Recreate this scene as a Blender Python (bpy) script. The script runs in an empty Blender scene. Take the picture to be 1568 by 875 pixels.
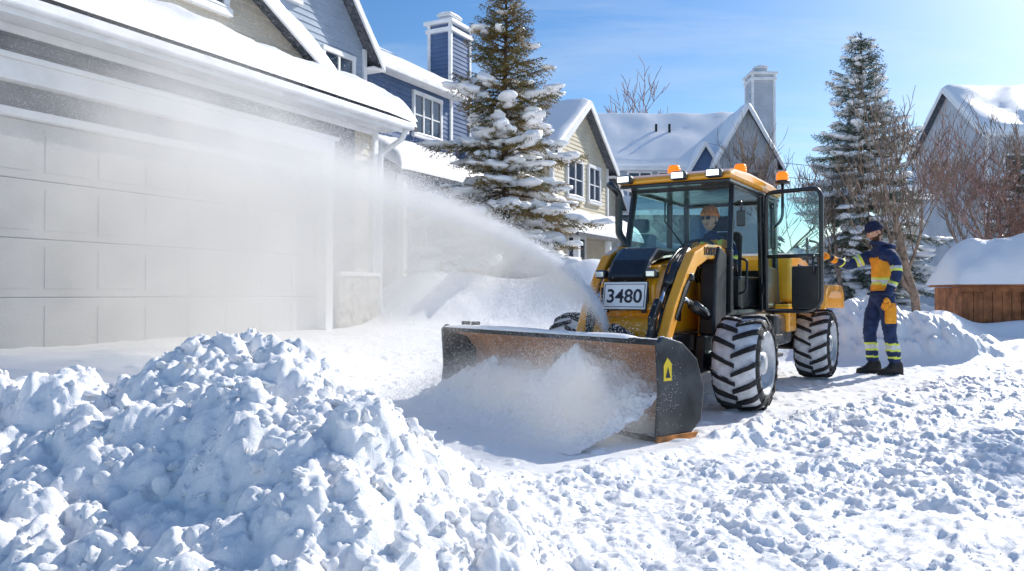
import bpy,bmesh,math,random
import numpy as np
from mathutils import Vector,Matrix,noise,Euler
D=bpy.data; C=bpy.context
random.seed(7); np.random.seed(7)
sc=C.scene
rad=math.radians
SEL,SAZ=32,50
sd=Vector((math.sin(rad(SAZ))*math.cos(rad(SEL)),math.cos(rad(SAZ))*math.cos(rad(SEL)),math.sin(rad(SEL))))
# ---------------------------------------------------------------- materials
def newmat(name):
    m=D.materials.new(name); m.use_nodes=True
    nt=m.node_tree; nt.nodes.clear()
    out=nt.nodes.new('ShaderNodeOutputMaterial')
    return m,nt,out
def N(nt,t,**kw):
    n=nt.nodes.new(t)
    for k,v in kw.items(): setattr(n,k,v)
    return n
def L(nt,a,b): nt.links.new(a,b)
def mth(nt,op,a,b=None,c=None,clamp=False):
    n=nt.nodes.new('ShaderNodeMath'); n.operation=op; n.use_clamp=clamp
    for i,v in enumerate((a,b,c)):
        if v is None: continue
        if isinstance(v,(int,float)): n.inputs[i].default_value=v
        else: nt.links.new(v,n.inputs[i])
    return n.outputs[0]
def mat(name,col,rough=.6,metal=0,var=.15,vs=6,bump=.15,bs=40,coat=0,snow=0,emit=0,snowscale=9,col2=None):
    m,nt,out=newmat(name)
    p=N(nt,'ShaderNodeBsdfPrincipled'); L(nt,p.outputs[0],out.inputs[0])
    tc=N(nt,'ShaderNodeTexCoord')
    n1=N(nt,'ShaderNodeTexNoise'); n1.inputs['Scale'].default_value=vs; n1.inputs['Detail'].default_value=5
    L(nt,tc.outputs['Object'],n1.inputs['Vector'])
    mx=N(nt,'ShaderNodeMix',data_type='RGBA')
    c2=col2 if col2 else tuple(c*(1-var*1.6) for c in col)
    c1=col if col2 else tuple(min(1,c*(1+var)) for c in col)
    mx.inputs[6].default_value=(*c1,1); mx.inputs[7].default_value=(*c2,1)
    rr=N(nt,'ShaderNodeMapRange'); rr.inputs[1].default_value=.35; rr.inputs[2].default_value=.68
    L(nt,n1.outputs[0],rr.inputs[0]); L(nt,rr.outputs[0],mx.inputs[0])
    colout=mx.outputs[2]
    n2=N(nt,'ShaderNodeTexNoise'); n2.inputs['Scale'].default_value=bs; n2.inputs['Detail'].default_value=4
    L(nt,tc.outputs['Object'],n2.inputs['Vector'])
    ro=N(nt,'ShaderNodeMapRange'); ro.inputs[3].default_value=max(.03,rough-.12); ro.inputs[4].default_value=min(1,rough+.15)
    L(nt,n1.outputs[0],ro.inputs[0]); rough_out=ro.outputs[0]
    if snow>0:
        g=N(nt,'ShaderNodeNewGeometry'); sx=N(nt,'ShaderNodeSeparateXYZ'); L(nt,g.outputs['Normal'],sx.inputs[0])
        n3=N(nt,'ShaderNodeTexNoise'); n3.inputs['Scale'].default_value=snowscale; n3.inputs['Detail'].default_value=7; n3.inputs['Roughness'].default_value=.65
        L(nt,g.outputs['Position'],n3.inputs['Vector'])
        a=mth(nt,'MULTIPLY',sx.outputs[2],.55)
        b=mth(nt,'ADD',a,n3.outputs[0])
        c=mth(nt,'SUBTRACT',b,1.15-snow)
        f=mth(nt,'MULTIPLY',c,9,clamp=True)
        ms=N(nt,'ShaderNodeMix',data_type='RGBA'); L(nt,f,ms.inputs[0]); L(nt,colout,ms.inputs[6]); ms.inputs[7].default_value=(.85,.87,.9,1)
        colout=ms.outputs[2]
        mr=N(nt,'ShaderNodeMix',data_type='FLOAT'); L(nt,f,mr.inputs[0]); L(nt,rough_out,mr.inputs[2]); mr.inputs[3].default_value=.8; rough_out=mr.outputs[0]
    L(nt,colout,p.inputs['Base Color']); L(nt,rough_out,p.inputs['Roughness'])
    p.inputs['Metallic'].default_value=metal
    if coat: p.inputs['Coat Weight'].default_value=coat; p.inputs['Coat Roughness'].default_value=.10
    if bump:
        bp=N(nt,'ShaderNodeBump'); bp.inputs['Strength'].default_value=bump; bp.inputs['Distance'].default_value=.01
        L(nt,n2.outputs[0],bp.inputs['Height']); L(nt,bp.outputs[0],p.inputs['Normal'])
    if emit:
        p.inputs['Emission Color'].default_value=(*col,1); p.inputs['Emission Strength'].default_value=emit
    return m
def glassmat(name,tint,refl=1.0,opac=0.0):
    m,nt,out=newmat(name)
    tr=N(nt,'ShaderNodeBsdfTransparent'); tr.inputs[0].default_value=(*tint,1)
    gl=N(nt,'ShaderNodeBsdfGlossy'); gl.inputs['Roughness'].default_value=.03
    fr=N(nt,'ShaderNodeFresnel'); fr.inputs[0].default_value=1.5
    f=mth(nt,'MULTIPLY_ADD',fr.outputs[0],refl,opac,clamp=True)
    mx=N(nt,'ShaderNodeMixShader'); L(nt,f,mx.inputs[0]); L(nt,tr.outputs[0],mx.inputs[1]); L(nt,gl.outputs[0],mx.inputs[2])
    L(nt,mx.outputs[0],out.inputs[0]); return m
def snowmat(name,fine=1.0,bump=.6,det=8,dist=.015):
    m,nt,out=newmat(name)
    p=N(nt,'ShaderNodeBsdfPrincipled'); L(nt,p.outputs[0],out.inputs[0])
    g=N(nt,'ShaderNodeNewGeometry')
    n1=N(nt,'ShaderNodeTexNoise'); n1.inputs['Scale'].default_value=1.3; n1.inputs['Detail'].default_value=4
    L(nt,g.outputs['Position'],n1.inputs['Vector'])
    mx=N(nt,'ShaderNodeMix',data_type='RGBA'); mx.inputs[6].default_value=(.98,.98,.985,1); mx.inputs[7].default_value=(.955,.962,.975,1)
    L(nt,n1.outputs[0],mx.inputs[0]); L(nt,mx.outputs[2],p.inputs['Base Color'])
    p.inputs['Roughness'].default_value=.42; p.inputs['Specular IOR Level'].default_value=.45
    a=N(nt,'ShaderNodeTexNoise'); a.inputs['Scale'].default_value=80*fine; a.inputs['Detail'].default_value=det; a.inputs['Roughness'].default_value=.75
    L(nt,g.outputs['Position'],a.inputs['Vector'])
    b=N(nt,'ShaderNodeTexNoise'); b.inputs['Scale'].default_value=22; b.inputs['Detail'].default_value=4
    L(nt,g.outputs['Position'],b.inputs['Vector'])
    h=mth(nt,'MULTIPLY_ADD',b.outputs[0],.8,a.outputs[0])
    bp=N(nt,'ShaderNodeBump'); bp.inputs['Strength'].default_value=bump; bp.inputs['Distance'].default_value=dist
    L(nt,h,bp.inputs['Height']); L(nt,bp.outputs[0],p.inputs['Normal'])
    return m
M_snow=snowmat('snow',1.0,.6,8,.012); M_snow2=snowmat('snow_roof',.4,.45,4)
m,nt,out=newmat('snow_grain');a=N(nt,'ShaderNodeBsdfDiffuse');b=N(nt,'ShaderNodeBsdfTranslucent');x=N(nt,'ShaderNodeMixShader')
ns=N(nt,'ShaderNodeTexNoise');ns.inputs['Scale'].default_value=3;ns.inputs['Detail'].default_value=0
cr=N(nt,'ShaderNodeMix',data_type='RGBA');cr.inputs[6].default_value=(.99,.99,1,1);cr.inputs[7].default_value=(.95,.97,1,1);L(nt,ns.outputs[0],cr.inputs[0])
L(nt,cr.outputs[2],a.inputs[0]);L(nt,cr.outputs[2],b.inputs[0])
L(nt,a.outputs[0],x.inputs[1]);L(nt,b.outputs[0],x.inputs[2]);x.inputs[0].default_value=.5;L(nt,x.outputs[0],out.inputs[0]);M_grain=m
M_yel=mat('yellow_paint',(1.0,.44,.012),.30,0,.04,5,.05,60,coat=.8,snow=.02,col2=(.94,.38,.012))
M_blk=mat('black_plastic',(.018,.02,.023),.30,0,.2,8,.1,80,coat=.4)
M_frame=mat('dark_frame',(.028,.031,.036),.38,.3,.2,8,.15,60,snow=.10)
M_tyre=mat('rubber',(.018,.018,.02),.7,0,.3,15,.3,60,snow=.15,snowscale=14)
M_tyresnow=mat('tyre_packed_snow',(.85,.87,.9),.85,0,.1,14,.6,60,col2=(.55,.57,.6))
M_rim=mat('rim_grey',(.52,.54,.57),.42,.3,.2,10,.2,50,snow=.14)
M_chrome=mat('chrome',(.75,.76,.78),.18,1,.05,8,0)
M_glass=glassmat('cab_glass',(.66,.90,.90),1.3,.03)
M_rust=mat('rusty_steel',(.66,.36,.20),.7,.05,.3,5,.5,30,snow=.36,snowscale=7,col2=(.46,.24,.14))
M_steel=mat('bucket_steel',(.05,.055,.062),.42,.5,.3,6,.3,30,snow=.2,snowscale=12)
M_amber=mat('amber_lens',(1,.25,.01),.2,0,.1,8,0,emit=.8)
M_lamp=mat('work_lamp_lens',(.95,.97,1),.2,0,.02,8,0,emit=1.8)
M_white=mat('white_trim',(.78,.79,.80),.55,0,.06,3,.15,30)
M_plate=mat('plate_white',(.86,.87,.88),.4,0,.04,5,0)
M_ink=mat('ink',(.015,.015,.03),.5,0,.1,5,0)
M_seat=mat('seat_fabric',(.035,.035,.04),.9,0,.2,20,.3,200)
M_warn=mat('warning_yellow',(.9,.65,.03),.5,0,.05,5,0)
M_grey=mat('grey_siding',(.12,.135,.17),.75,0,.12,1.5,.3,60)
M_beige=mat('beige_siding',(.52,.47,.38),.75,0,.08,1.5,.3,60)
M_lblue=mat('lightblue_siding',(.36,.43,.52),.75,0,.08,1.5,.3,60)
M_dblue=mat('darkblue_siding',(.09,.15,.28),.75,0,.1,1.5,.3,60)
M_cream=mat('cream_siding',(.62,.56,.43),.75,0,.08,1.5,.3,60)
M_lgrey=mat('lightgrey_siding',(.48,.52,.57),.75,0,.08,1.5,.3,60)
M_roof=mat('shingles',(.10,.11,.13),.85,0,.3,12,.5,30,snow=.3)
M_door=mat('garage_door_paint',(.52,.52,.52),.5,0,.06,2,.15,90)
M_stone=mat('stone_veneer',(.40,.36,.30),.85,0,.4,9,.9,14,snow=.05)
m,nt,out=newmat('house_glass'); p=N(nt,'ShaderNodeBsdfPrincipled'); L(nt,p.outputs[0],out.inputs[0])
p.inputs['Base Color'].default_value=(.03,.05,.08,1); p.inputs['Roughness'].default_value=.06; p.inputs['Specular IOR Level'].default_value=.8
nn=N(nt,'ShaderNodeTexNoise'); nn.inputs['Scale'].default_value=1.2; bp=N(nt,'ShaderNodeBump'); bp.inputs['Strength'].default_value=.1
L(nt,nn.outputs[0],bp.inputs['Height']); L(nt,bp.outputs[0],p.inputs['Normal']); M_wglass=m
M_wood=mat('cedar_wood',(.36,.14,.055),.8,0,.3,6,.5,30,snow=.02)
M_bark=mat('bark',(.12,.08,.055),.9,0,.35,8,.8,25,snow=.05)
M_bark2=mat('bare_bark',(.27,.20,.15),.9,0,.35,8,.5,25,snow=.03)
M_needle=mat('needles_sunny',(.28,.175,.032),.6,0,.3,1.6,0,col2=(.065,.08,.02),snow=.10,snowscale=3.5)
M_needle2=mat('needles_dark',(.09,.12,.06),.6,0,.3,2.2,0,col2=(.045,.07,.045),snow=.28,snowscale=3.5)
M_navy=mat('navy_fabric',(.014,.034,.11),.8,0,.25,12,.5,45)
M_orange=mat('orange_fabric',(1.0,.38,.02),.75,0,.1,12,.5,45)
M_hivis=mat('hivis_yellow',(.75,.85,.12),.6,0,.05,12,.2,45)
M_silver=mat('reflective_silver',(.62,.64,.66),.35,.3,.05,12,.1,45)
M_skin=mat('skin',(.58,.32,.22),.5,0,.1,20,.15,80)
M_beard=mat('beard',(.09,.045,.022),.9,0,.3,60,.5,120)
M_eye=mat('eye_white',(.8,.8,.78),.2,0,0,5,0)
M_lip=mat('lip',(.42,.17,.13),.5,0,.05,5,0)
M_boot=mat('boot',(.018,.016,.015),.6,0,.3,20,.4,60,snow=.1)
M_knit=mat('knit_navy',(.012,.02,.06),.95,0,.3,40,.8,90)
M_knito=mat('knit_orange',(.75,.2,.03),.95,0,.3,40,.8,90)
# ---------------------------------------------------------------- helpers
def empty(name,M=Matrix.Identity(4),parent=None):
    e=D.objects.new(name,None); sc.collection.objects.link(e); e.empty_display_size=.2
    if parent: e.parent=parent
    e.matrix_local=M; return e
def mk(name,v,f,mats,parent=None,M=None,smooth=False,mi=None):
    me=D.meshes.new(name)
    if M is not None: v=[M@Vector(q) for q in v]
    me.from_pydata([tuple(q) for q in v],[],[tuple(q) for q in f])
    if not isinstance(mats,(list,tuple)): mats=[mats]
    for q in mats: me.materials.append(q)
    if mi is not None: me.polygons.foreach_set('material_index',np.array(mi,dtype=np.int32))
    if smooth: me.polygons.foreach_set('use_smooth',[True]*len(me.polygons))
    me.update()
    o=D.objects.new(name,me); sc.collection.objects.link(o)
    if parent: o.parent=parent
    return o
def mknp(name,v,f,mats,parent=None,smooth=True,mi=None):
    me=D.meshes.new(name); n=len(v); m_,k=f.shape
    me.vertices.add(n); me.vertices.foreach_set('co',np.asarray(v,dtype=np.float32).ravel())
    me.loops.add(m_*k); me.loops.foreach_set('vertex_index',f.astype(np.int32).ravel())
    me.polygons.add(m_); me.polygons.foreach_set('loop_start',np.arange(0,m_*k,k,dtype=np.int32))
    try: me.polygons.foreach_set('loop_total',np.full(m_,k,dtype=np.int32))
    except Exception: pass
    if not isinstance(mats,(list,tuple)): mats=[mats]
    for q in mats: me.materials.append(q)
    if mi is not None: me.polygons.foreach_set('material_index',np.asarray(mi,dtype=np.int32))
    me.polygons.foreach_set('use_smooth',np.full(m_,smooth,dtype=bool))
    me.update(calc_edges=True)
    o=D.objects.new(name,me); sc.collection.objects.link(o)
    if parent: o.parent=parent
    return o
def bevelmesh(o,w,seg=2,smooth=True):
    bm=bmesh.new(); bm.from_mesh(o.data)
    bmesh.ops.recalc_face_normals(bm,faces=bm.faces)
    es=[e for e in bm.edges if e.is_manifold and e.calc_face_angle(0)>rad(25)]
    if w>0: bmesh.ops.bevel(bm,geom=es,offset=w,segments=seg,profile=.5,affect='EDGES')
    bm.to_mesh(o.data); bm.free()
    return o
def box(name,c,s,m,parent=None,rot=(0,0,0),bev=.008,M=None):
    x,y,z=[q/2 for q in s]
    v=[(a,b,d) for a in(-x,x) for b in(-y,y) for d in(-z,z)]
    f=[(0,1,3,2),(4,6,7,5),(0,4,5,1),(2,3,7,6),(0,2,6,4),(1,5,7,3)]
    T=Matrix.Translation(c)@Euler(rot).to_matrix().to_4x4()
    if M is not None: T=M@T
    o=mk(name,v,f,m,parent,T)
    return bevelmesh(o,min(bev,min(s)*.4),2)
def bx(name,x0,x1,y0,y1,z0,z1,m,parent=None,bev=.006,M=None):
    return box(name,((x0+x1)/2,(y0+y1)/2,(z0+z1)/2),(x1-x0,y1-y0,z1-z0),m,parent,bev=bev,M=M)
def prism(name,prof,x0,x1,m,parent=None,bev=.01,M=None):
    n=len(prof)
    v=[(x0,a,b) for a,b in prof]+[(x1,a,b) for a,b in prof]
    f=[tuple(range(n)),tuple(range(2*n-1,n-1,-1))]+[(i,(i+1)%n,(i+1)%n+n,i+n) for i in range(n)]
    o=mk(name,v,f,m,parent,M); return bevelmesh(o,bev,2)
def tube(name,pts,r,m,parent=None,sides=10,closed=False):
    pts=[Vector(p) for p in pts]; n=len(pts); v=[];f=[]
    rs=r if isinstance(r,(list,tuple)) else [r]*n
    up=Vector((.13,.21,.97)).normalized(); prev=None
    for i,p in enumerate(pts):
        if closed: t=(pts[(i+1)%n]-pts[i-1]).normalized()
        else: t=(pts[min(i+1,n-1)]-pts[max(i-1,0)]).normalized()
        if prev is None:
            a=t.cross(up); 
            if a.length<.1: a=t.cross(Vector((1,0,0)))
            a.normalize()
        else:
            a=(prev-t*prev.dot(t)).normalized()
        prev=a; b=t.cross(a)
        for k in range(sides):
            an=2*math.pi*k/sides; v.append(p+(a*math.cos(an)+b*math.sin(an))*rs[i])
    for i in range(n if closed else n-1):
        j=(i+1)%n
        for k in range(sides):
            f.append((i*sides+k,i*sides+(k+1)%sides,j*sides+(k+1)%sides,j*sides+k))
    if not closed: f+= [tuple(range(sides-1,-1,-1)),tuple((n-1)*sides+k for k in range(sides))]
    return mk(name,v,f,m,parent,smooth=True)
def rpath(pts,r=.05,seg=4):
    pts=[Vector(p) for p in pts]; o=[pts[0]]
    for i in range(1,len(pts)-1):
        a,b,c=pts[i-1],pts[i],pts[i+1]
        d1=(a-b);d2=(c-b);q=min(r,d1.length*.45,d2.length*.45)
        s=b+d1.normalized()*q;e=b+d2.normalized()*q
        for k in range(seg+1):
            t=k/seg;o.append(s*(1-t)**2+b*2*t*(1-t)+e*t*t)
    o.append(pts[-1]);return o
def lathe(name,prof,m,parent=None,T=None,seg=40,smooth=True):
    v=[];f=[];n=len(prof)
    for k in range(seg):
        an=2*math.pi*k/seg
        for r,a in prof: v.append((a,r*math.cos(an),r*math.sin(an)))
    for k in range(seg):
        q=(k+1)%seg
        for i in range(n-1): f.append((k*n+i,k*n+i+1,q*n+i+1,q*n+i))
    o=mk(name,v,f,m,parent,T,smooth); bevelmesh(o,0); 
    o.data.polygons.foreach_set('use_smooth',[smooth]*len(o.data.polygons)); return o
def text(name,s,size,m,parent,M,ext=.003):
    c=D.curves.new(name,'FONT'); c.body=s; c.size=size; c.extrude=ext; c.align_x='CENTER'; c.align_y='CENTER'; c.offset=size*.015
    c.materials.append(m); o=D.objects.new(name,c); sc.collection.objects.link(o); o.parent=parent; o.matrix_local=M; return o
def h2(ix,iy,s):
    n=(ix.astype(np.int64)*374761393+iy.astype(np.int64)*668265263+s*974634777)&0xffffffff
    n=((n^(n>>13))*1274126177)&0xffffffff
    n=(n^(n>>16))&0xffffffff
    return n/4294967295.0
def vnoise(x,y,s=0):
    ix=np.floor(x);iy=np.floor(y);fx=x-ix;fy=y-iy
    fx=fx*fx*(3-2*fx);fy=fy*fy*(3-2*fy)
    a=h2(ix,iy,s);b=h2(ix+1,iy,s);c=h2(ix,iy+1,s);d=h2(ix+1,iy+1,s)
    return (a*(1-fx)+b*fx)*(1-fy)+(c*(1-fx)+d*fx)*fy-.5
def fbm(x,y,o=4,s=0,g=.5):
    r=0;a=1
    for i in range(o):
        cs,sn=math.cos(i*.9),math.sin(i*.9)
        r=r+a*vnoise((x*cs-y*sn)*2**i+i*17.3,(x*sn+y*cs)*2**i-i*9.1,s+i);a*=g
    return r
def lumps(x,y,cell,s=0,dens=.8):
    X=x/cell;Y=y/cell;ix=np.floor(X);iy=np.floor(Y);out=np.zeros_like(X)
    for a in(-1,0,1):
        for b in(-1,0,1):
            cx=ix+a;cy=iy+b
            px=cx+h2(cx,cy,s);py=cy+h2(cx,cy,s+1);r=.35+.6*h2(cx,cy,s+2);on=h2(cx,cy,s+3)<dens
            d2=((X-px)**2+(Y-py)**2)/(r*r)
            out=np.maximum(out,np.where(on&(d2<1),r*np.sqrt(np.clip(1-d2,0,1)),0))
    return out
def sst(a,b,x):
    t=np.clip((x-a)/(b-a),0,1);return t*t*(3-2*t)
def G(X,Y,cx,cy,sx,sy,amp,rot=0):
    c,s_=math.cos(rot),math.sin(rot);dx=X-cx;dy=Y-cy
    u=dx*c+dy*s_;v=-dx*s_+dy*c
    return amp*np.exp(-.5*((u/sx)**2+(v/sy)**2))
def pile(X,Y):
    w=.14*fbm(X*1.9,Y*1.9,3,5)
    x=X+w;y=Y-w
    p=G(x,y,-1.24,3.05,.36,.50,.60)+G(x,y,-2.02,2.75,.28,.42,.52)+G(x,y,-.64,2.74,.28,.60,.40,.30)+G(x,y,-.25,2.95,.24,.42,.13)
    p=p+G(x,y,-1.6,2.1,.7,.4,.18)+G(x,y,-.45,2.05,.30,.35,.18)
    return p
def base(X,Y):
    s=-(X*.884-Y*.467)
    z=.37*sst(3.4,8.0,s)
    z=z+pile(X,Y)
    for a in [(1.75,16.5,.8,.9,.95),(.2,16,1.3,.8,.55),(-2.0,15.2,.75,.7,.65),(-.9,15.6,.9,.6,.4),(3.2,17,1,.9,.5),
              (4.9,11.3,.55,.35,.66),(5.6,10.9,.5,.35,.40),(6.15,10.6,.4,.35,.2),(5.3,12,.6,.4,.4),
              (6.75,12.7,.5,.45,.60),(7.75,12.0,.5,.4,.20),(8.3,13.0,.9,.3,.46),(8.9,11.9,.45,.5,.55),(7.0,15.5,.6,.8,.4),(11,15,1,1,1.0),
              (4.5,14.5,1.2,.8,.3),(-.2,20,3,2,.5),(11,24,4,3,.6),(3.5,24,4,3,.3)]:
        z=z+G(X,Y,*a)
    z=z+.06*fbm(X*.6,Y*.6,3,9)*sst(3,10,np.abs(Y)+np.abs(X))
    q=((X-.05)*.75-(Y-3.9)*.7)
    z=z+.045*np.exp(-((q-.12)/.13)**2)*sst(2.5,3.6,Y)*(1-sst(5.5,7,Y))
    return z
def height(X,Y):
    z=base(X,Y)
    wx=.03*fbm(X*9,Y*9,3,201);wy=.03*fbm(X*9+40,Y*9,3,207)
    U=X+wx;V=Y+wy
    p=pile(X,Y); pm=sst(.02,.12,p)
    q=((X-.05)*.75-(Y-3.9)*.7)+.25*vnoise(X*2,Y*2,3)
    rm=sst(-.05,.2,q)*(1-sst(13,16,Y))*(1-pm)
    patch=sst(-.25,.25,fbm(X*1.3,Y*1.3,3,40))
    tread=rm*(.35+.65*patch)
    bankm=sst(.08,.3,sum(G(X,Y,*a) for a in [(4.9,11.3,.55,.35,.68),(5.6,10.9,.5,.35,.42),(6.15,10.6,.4,.35,.2)]))
    gran=fbm(X*30,Y*30,3,120,.6)
    if1=np.abs(fbm(X*5,Y*5,3,141))
    z=z+pm*(.090*lumps(U,V,.19,10,.6)+.052*lumps(U,V,.085,20,.7)+.024*lumps(U,V,.04,30,.8)+.07*fbm(X*5,Y*5,3,50)+.014*gran)
    z=z+bankm*(.10*lumps(U,V,.2,11)+.06*lumps(U,V,.09,21)+.012*gran)
    z=z+tread*(.042*lumps(U,V,.15,12,.40)+.028*lumps(U,V,.07,22,.65)+.013*lumps(U,V,.035,32,.8)+.012*gran)+rm*(.075*fbm(X*1.8,Y*1.8,3,60)-.045*if1+.006*gran)
    z=z+(1-pm)*(1-rm)*(.018*fbm(X*3,Y*3,4,70)+.02*lumps(U,V,.06,77,.10)*(1-sst(9,14,Y)))
    return z
def hgt(x,y): return float(height(np.array([float(x)]),np.array([float(y)]))[0])
# ---------------------------------------------------------------- ground
def grow(start,d,g,end):
    o=[];x=start
    while abs(x)<end: d*=g; x+=d; o.append(x)
    return o
xs=list(np.arange(-2.6,1.0,.007))+list(np.arange(1.0,6.0,.011)); xs=[*grow(xs[0],-.012,1.06,600)[::-1],*xs,*grow(xs[-1],.012,1.05,600)]
ys=[1.3]
while ys[-1]<15: ys.append(ys[-1]*(1.0027 if ys[-1]<5 else 1.0035))
ys=[*grow(1.3,-.012,1.12,120)[::-1],*ys,*grow(ys[-1],.06,1.05,900)]
xs=np.array(xs);ys=np.array(ys)
XX,YY=np.meshgrid(xs,ys); ZZ=height(XX,YY)
nx,ny=len(xs),len(ys); print('grid',nx,ny)
idx=np.arange(nx*ny).reshape(ny,nx)
F=np.stack([idx[:-1,:-1],idx[:-1,1:],idx[1:,1:],idx[1:,:-1]],-1).reshape(-1,4)
mknp('snow_ground',np.stack([XX,YY,ZZ],-1).reshape(-1,3),F,M_snow)
def ico(sub):
    bm=bmesh.new(); bmesh.ops.create_icosphere(bm,subdivisions=sub,radius=1)
    v=np.array([q.co[:] for q in bm.verts]);f=np.array([[w.index for w in q.verts] for q in bm.faces]);bm.free();return v,f
IV2,IF2=ico(2);IV3,IF3=ico(3)
def blobs(name,pos,size,m,parent=None,iv=IV2,iff=IF2,flat=(1,1,.75),jit=.28,seed=0,ang=None,fr=2.0,smooth=True):
    n=len(pos);rng=np.random.RandomState(seed)
    pos=np.asarray(pos);size=np.asarray(size).reshape(-1,1)
    k=rng.uniform(.7,1.3,(n,3))*np.array(flat)*size
    freq=rng.normal(0,fr,(n,4,3));ph=rng.uniform(0,6.28,(n,1,4))
    w=np.sin(np.einsum('vi,nij->nvj',iv,freq.transpose(0,2,1))+ph).sum(-1,keepdims=True)
    an=rng.uniform(0,6.28,n) if ang is None else np.asarray(ang)
    c,s=np.cos(an)[:,None],np.sin(an)[:,None]
    P=iv[None]*np.clip(1+jit*w/2,.35,1.8)
    P=P*k[:,None,:]
    x=P[...,0]*c-P[...,1]*s;y=P[...,0]*s+P[...,1]*c
    V=np.stack([x,y,P[...,2]],-1)+pos[:,None,:]
    Fc=(iff[None]+(np.arange(n)*len(iv))[:,None,None]).reshape(-1,3)
    return mknp(name,V.reshape(-1,3),Fc,m,parent,smooth)
rng=np.random.RandomState(3)
px=rng.uniform(-3,.6,9000);py=rng.uniform(1.6,4.4,9000);pp=pile(px,py)
k=(pp>.05)&(rng.rand(9000)<.5);px,py=px[k],py[k]
sz=.004+.022*rng.rand(len(px))**5
q2x=rng.uniform(-.6,6,10000);q2y=2.2+7.5*rng.rand(10000)**1.3
kk=(((q2x-.05)*.75-(q2y-3.9)*.7)>.0)&(fbm(q2x*1.3,q2y*1.3,3,40)>-.15);q2x,q2y=q2x[kk],q2y[kk]
s2=.003+.015*rng.rand(len(q2x))**5
ax=np.r_[px,q2x];ay=np.r_[py,q2y];as_=np.r_[sz,s2]
az=height(ax,ay)+as_*.1
blobs('snow_clumps',np.stack([ax,ay,az],-1),as_,M_snow,iv=IV3,iff=IF3,seed=5,flat=(1,1,.8),jit=.45,fr=2.6)
# ---------------------------------------------------------------- house kit
def Rz(a): return Matrix.Rotation(rad(a),4,'Z')
def Tr(x,y,z=0): return Matrix.Translation((x,y,z))
def laps(name,parent,M,z0,z1,lf,rf,m,h=.13,t=.022):
    v=[];f=[];z=z0
    while z<z1-1e-4:
        zb=min(z+h,z1);a,b=lf(z),rf(z);c,d=lf(zb),rf(zb)
        if b-a>.02:
            i=len(v);v+=[(a,-t,z),(b,-t,z),(d,-.003,zb),(c,-.003,zb),(a,0,z),(b,0,z)]
            f+=[(i,i+1,i+2,i+3),(i+4,i+5,i+1,i)]
        z=zb
    return mk(name,v,f,m,parent,M)
def quadprism(name,p,th,m,parent,M):
    a=[Vector(q) for q in p];b=[q-Vector((0,0,th)) for q in a]
    f=[(0,1,2,3),(7,6,5,4)]+[(i,i+4,(i+1)%4+4,(i+1)%4) for i in range(4)]
    o=mk(name,a+b,f,m,parent,M); return bevelmesh(o,.004,1)
def snowslab(name,p,th,parent,M,nu=40,nv=20,seed=0,edge=.288,m=None):
    p=[Vector(q) for q in p];c=sum(p,Vector())/4
    v=[];f=[]
    Lu=(p[1]-p[0]).length;Lv=(p[3]-p[0]).length
    eu=min(.5,edge/Lu);ev=min(.5,edge/Lv)
    def par(n,e):
        o=[i/n for i in range(n+1)]
        o+= [e*.04,e*.12,e*.35,e*.7,1-e*.04,1-e*.12,1-e*.35,1-e*.7]
        return sorted(o)
    U=par(nu,eu);V=par(nv,ev)
    for b in V:
        for a in U:
            q=p[0]*(1-a)*(1-b)+p[1]*a*(1-b)+p[2]*a*b+p[3]*(1-a)*b
            e1=min(a,1-a)/eu;e2=min(b,1-b)/ev
            pr=lambda e:math.sqrt(max(0,1-(1-min(1,e))**2))
            k=pr(e1)*pr(e2)
            nz=noise.noise(Vector((q.x*.9+seed*7,q.y*.9,seed)))*.5+noise.noise(Vector((q.x*3,q.y*3+seed,seed)))*.2
            q=q+Vector((0,0,th*k*(1+.8*nz)-.004))
            ov=(1-min(1,min(e1,e2)))
            d=(q-c);d.z=0
            if d.length>0: q+=d.normalized()*(.03+.06*nz)*k*(1 if min(e1,e2)<1 else 0)*(ov)
            v.append(q)
    n=len(U)
    for j in range(len(V)-1):
        for i in range(n-1): f.append((j*n+i,j*n+i+1,(j+1)*n+i+1,(j+1)*n+i))
    return mk(name,v,f,m or M_snow2,parent,M,smooth=True)
def window(parent,M,x0,x1,z0,z1,cols=2,rows=2,tr=.09):
    bx('window_glass',x0,x1,-.035,-.025,z0,z1,M_wglass,parent,0,M)
    bx('window_head',x0-tr,x1+tr,-.09,.0,z1,z1+tr*1.2,M_white,parent,.005,M)
    bx('window_sill',x0-tr-.03,x1+tr+.03,-.12,.0,z0-tr,z0,M_white,parent,.005,M)
    bx('window_jamb_a',x0-tr,x0,-.08,.0,z0,z1,M_white,parent,.005,M)
    bx('window_jamb_b',x1,x1+tr,-.08,.0,z0,z1,M_white,parent,.005,M)
    for i in range(1,cols):
        x=x0+(x1-x0)*i/cols; bx('mullion',x-.03,x+.03,-.068,-.036,z0+.001,z1-.001,M_white,parent,.004,M)
    for j in range(1,rows):
        z=z0+(z1-z0)*j/rows; bx('muntin',x0+.001,x1-.001,-.056,-.037,z-.018,z+.018,M_white,parent,.003,M)
    snowslab('sill_snow',[(x0-tr,-.13,z0-.0),(x1+tr,-.13,z0-.0),(x1+tr,-.04,z0-.0),(x0-tr,-.04,z0-.0)],.05,parent,M,6,2,x0)
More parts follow.
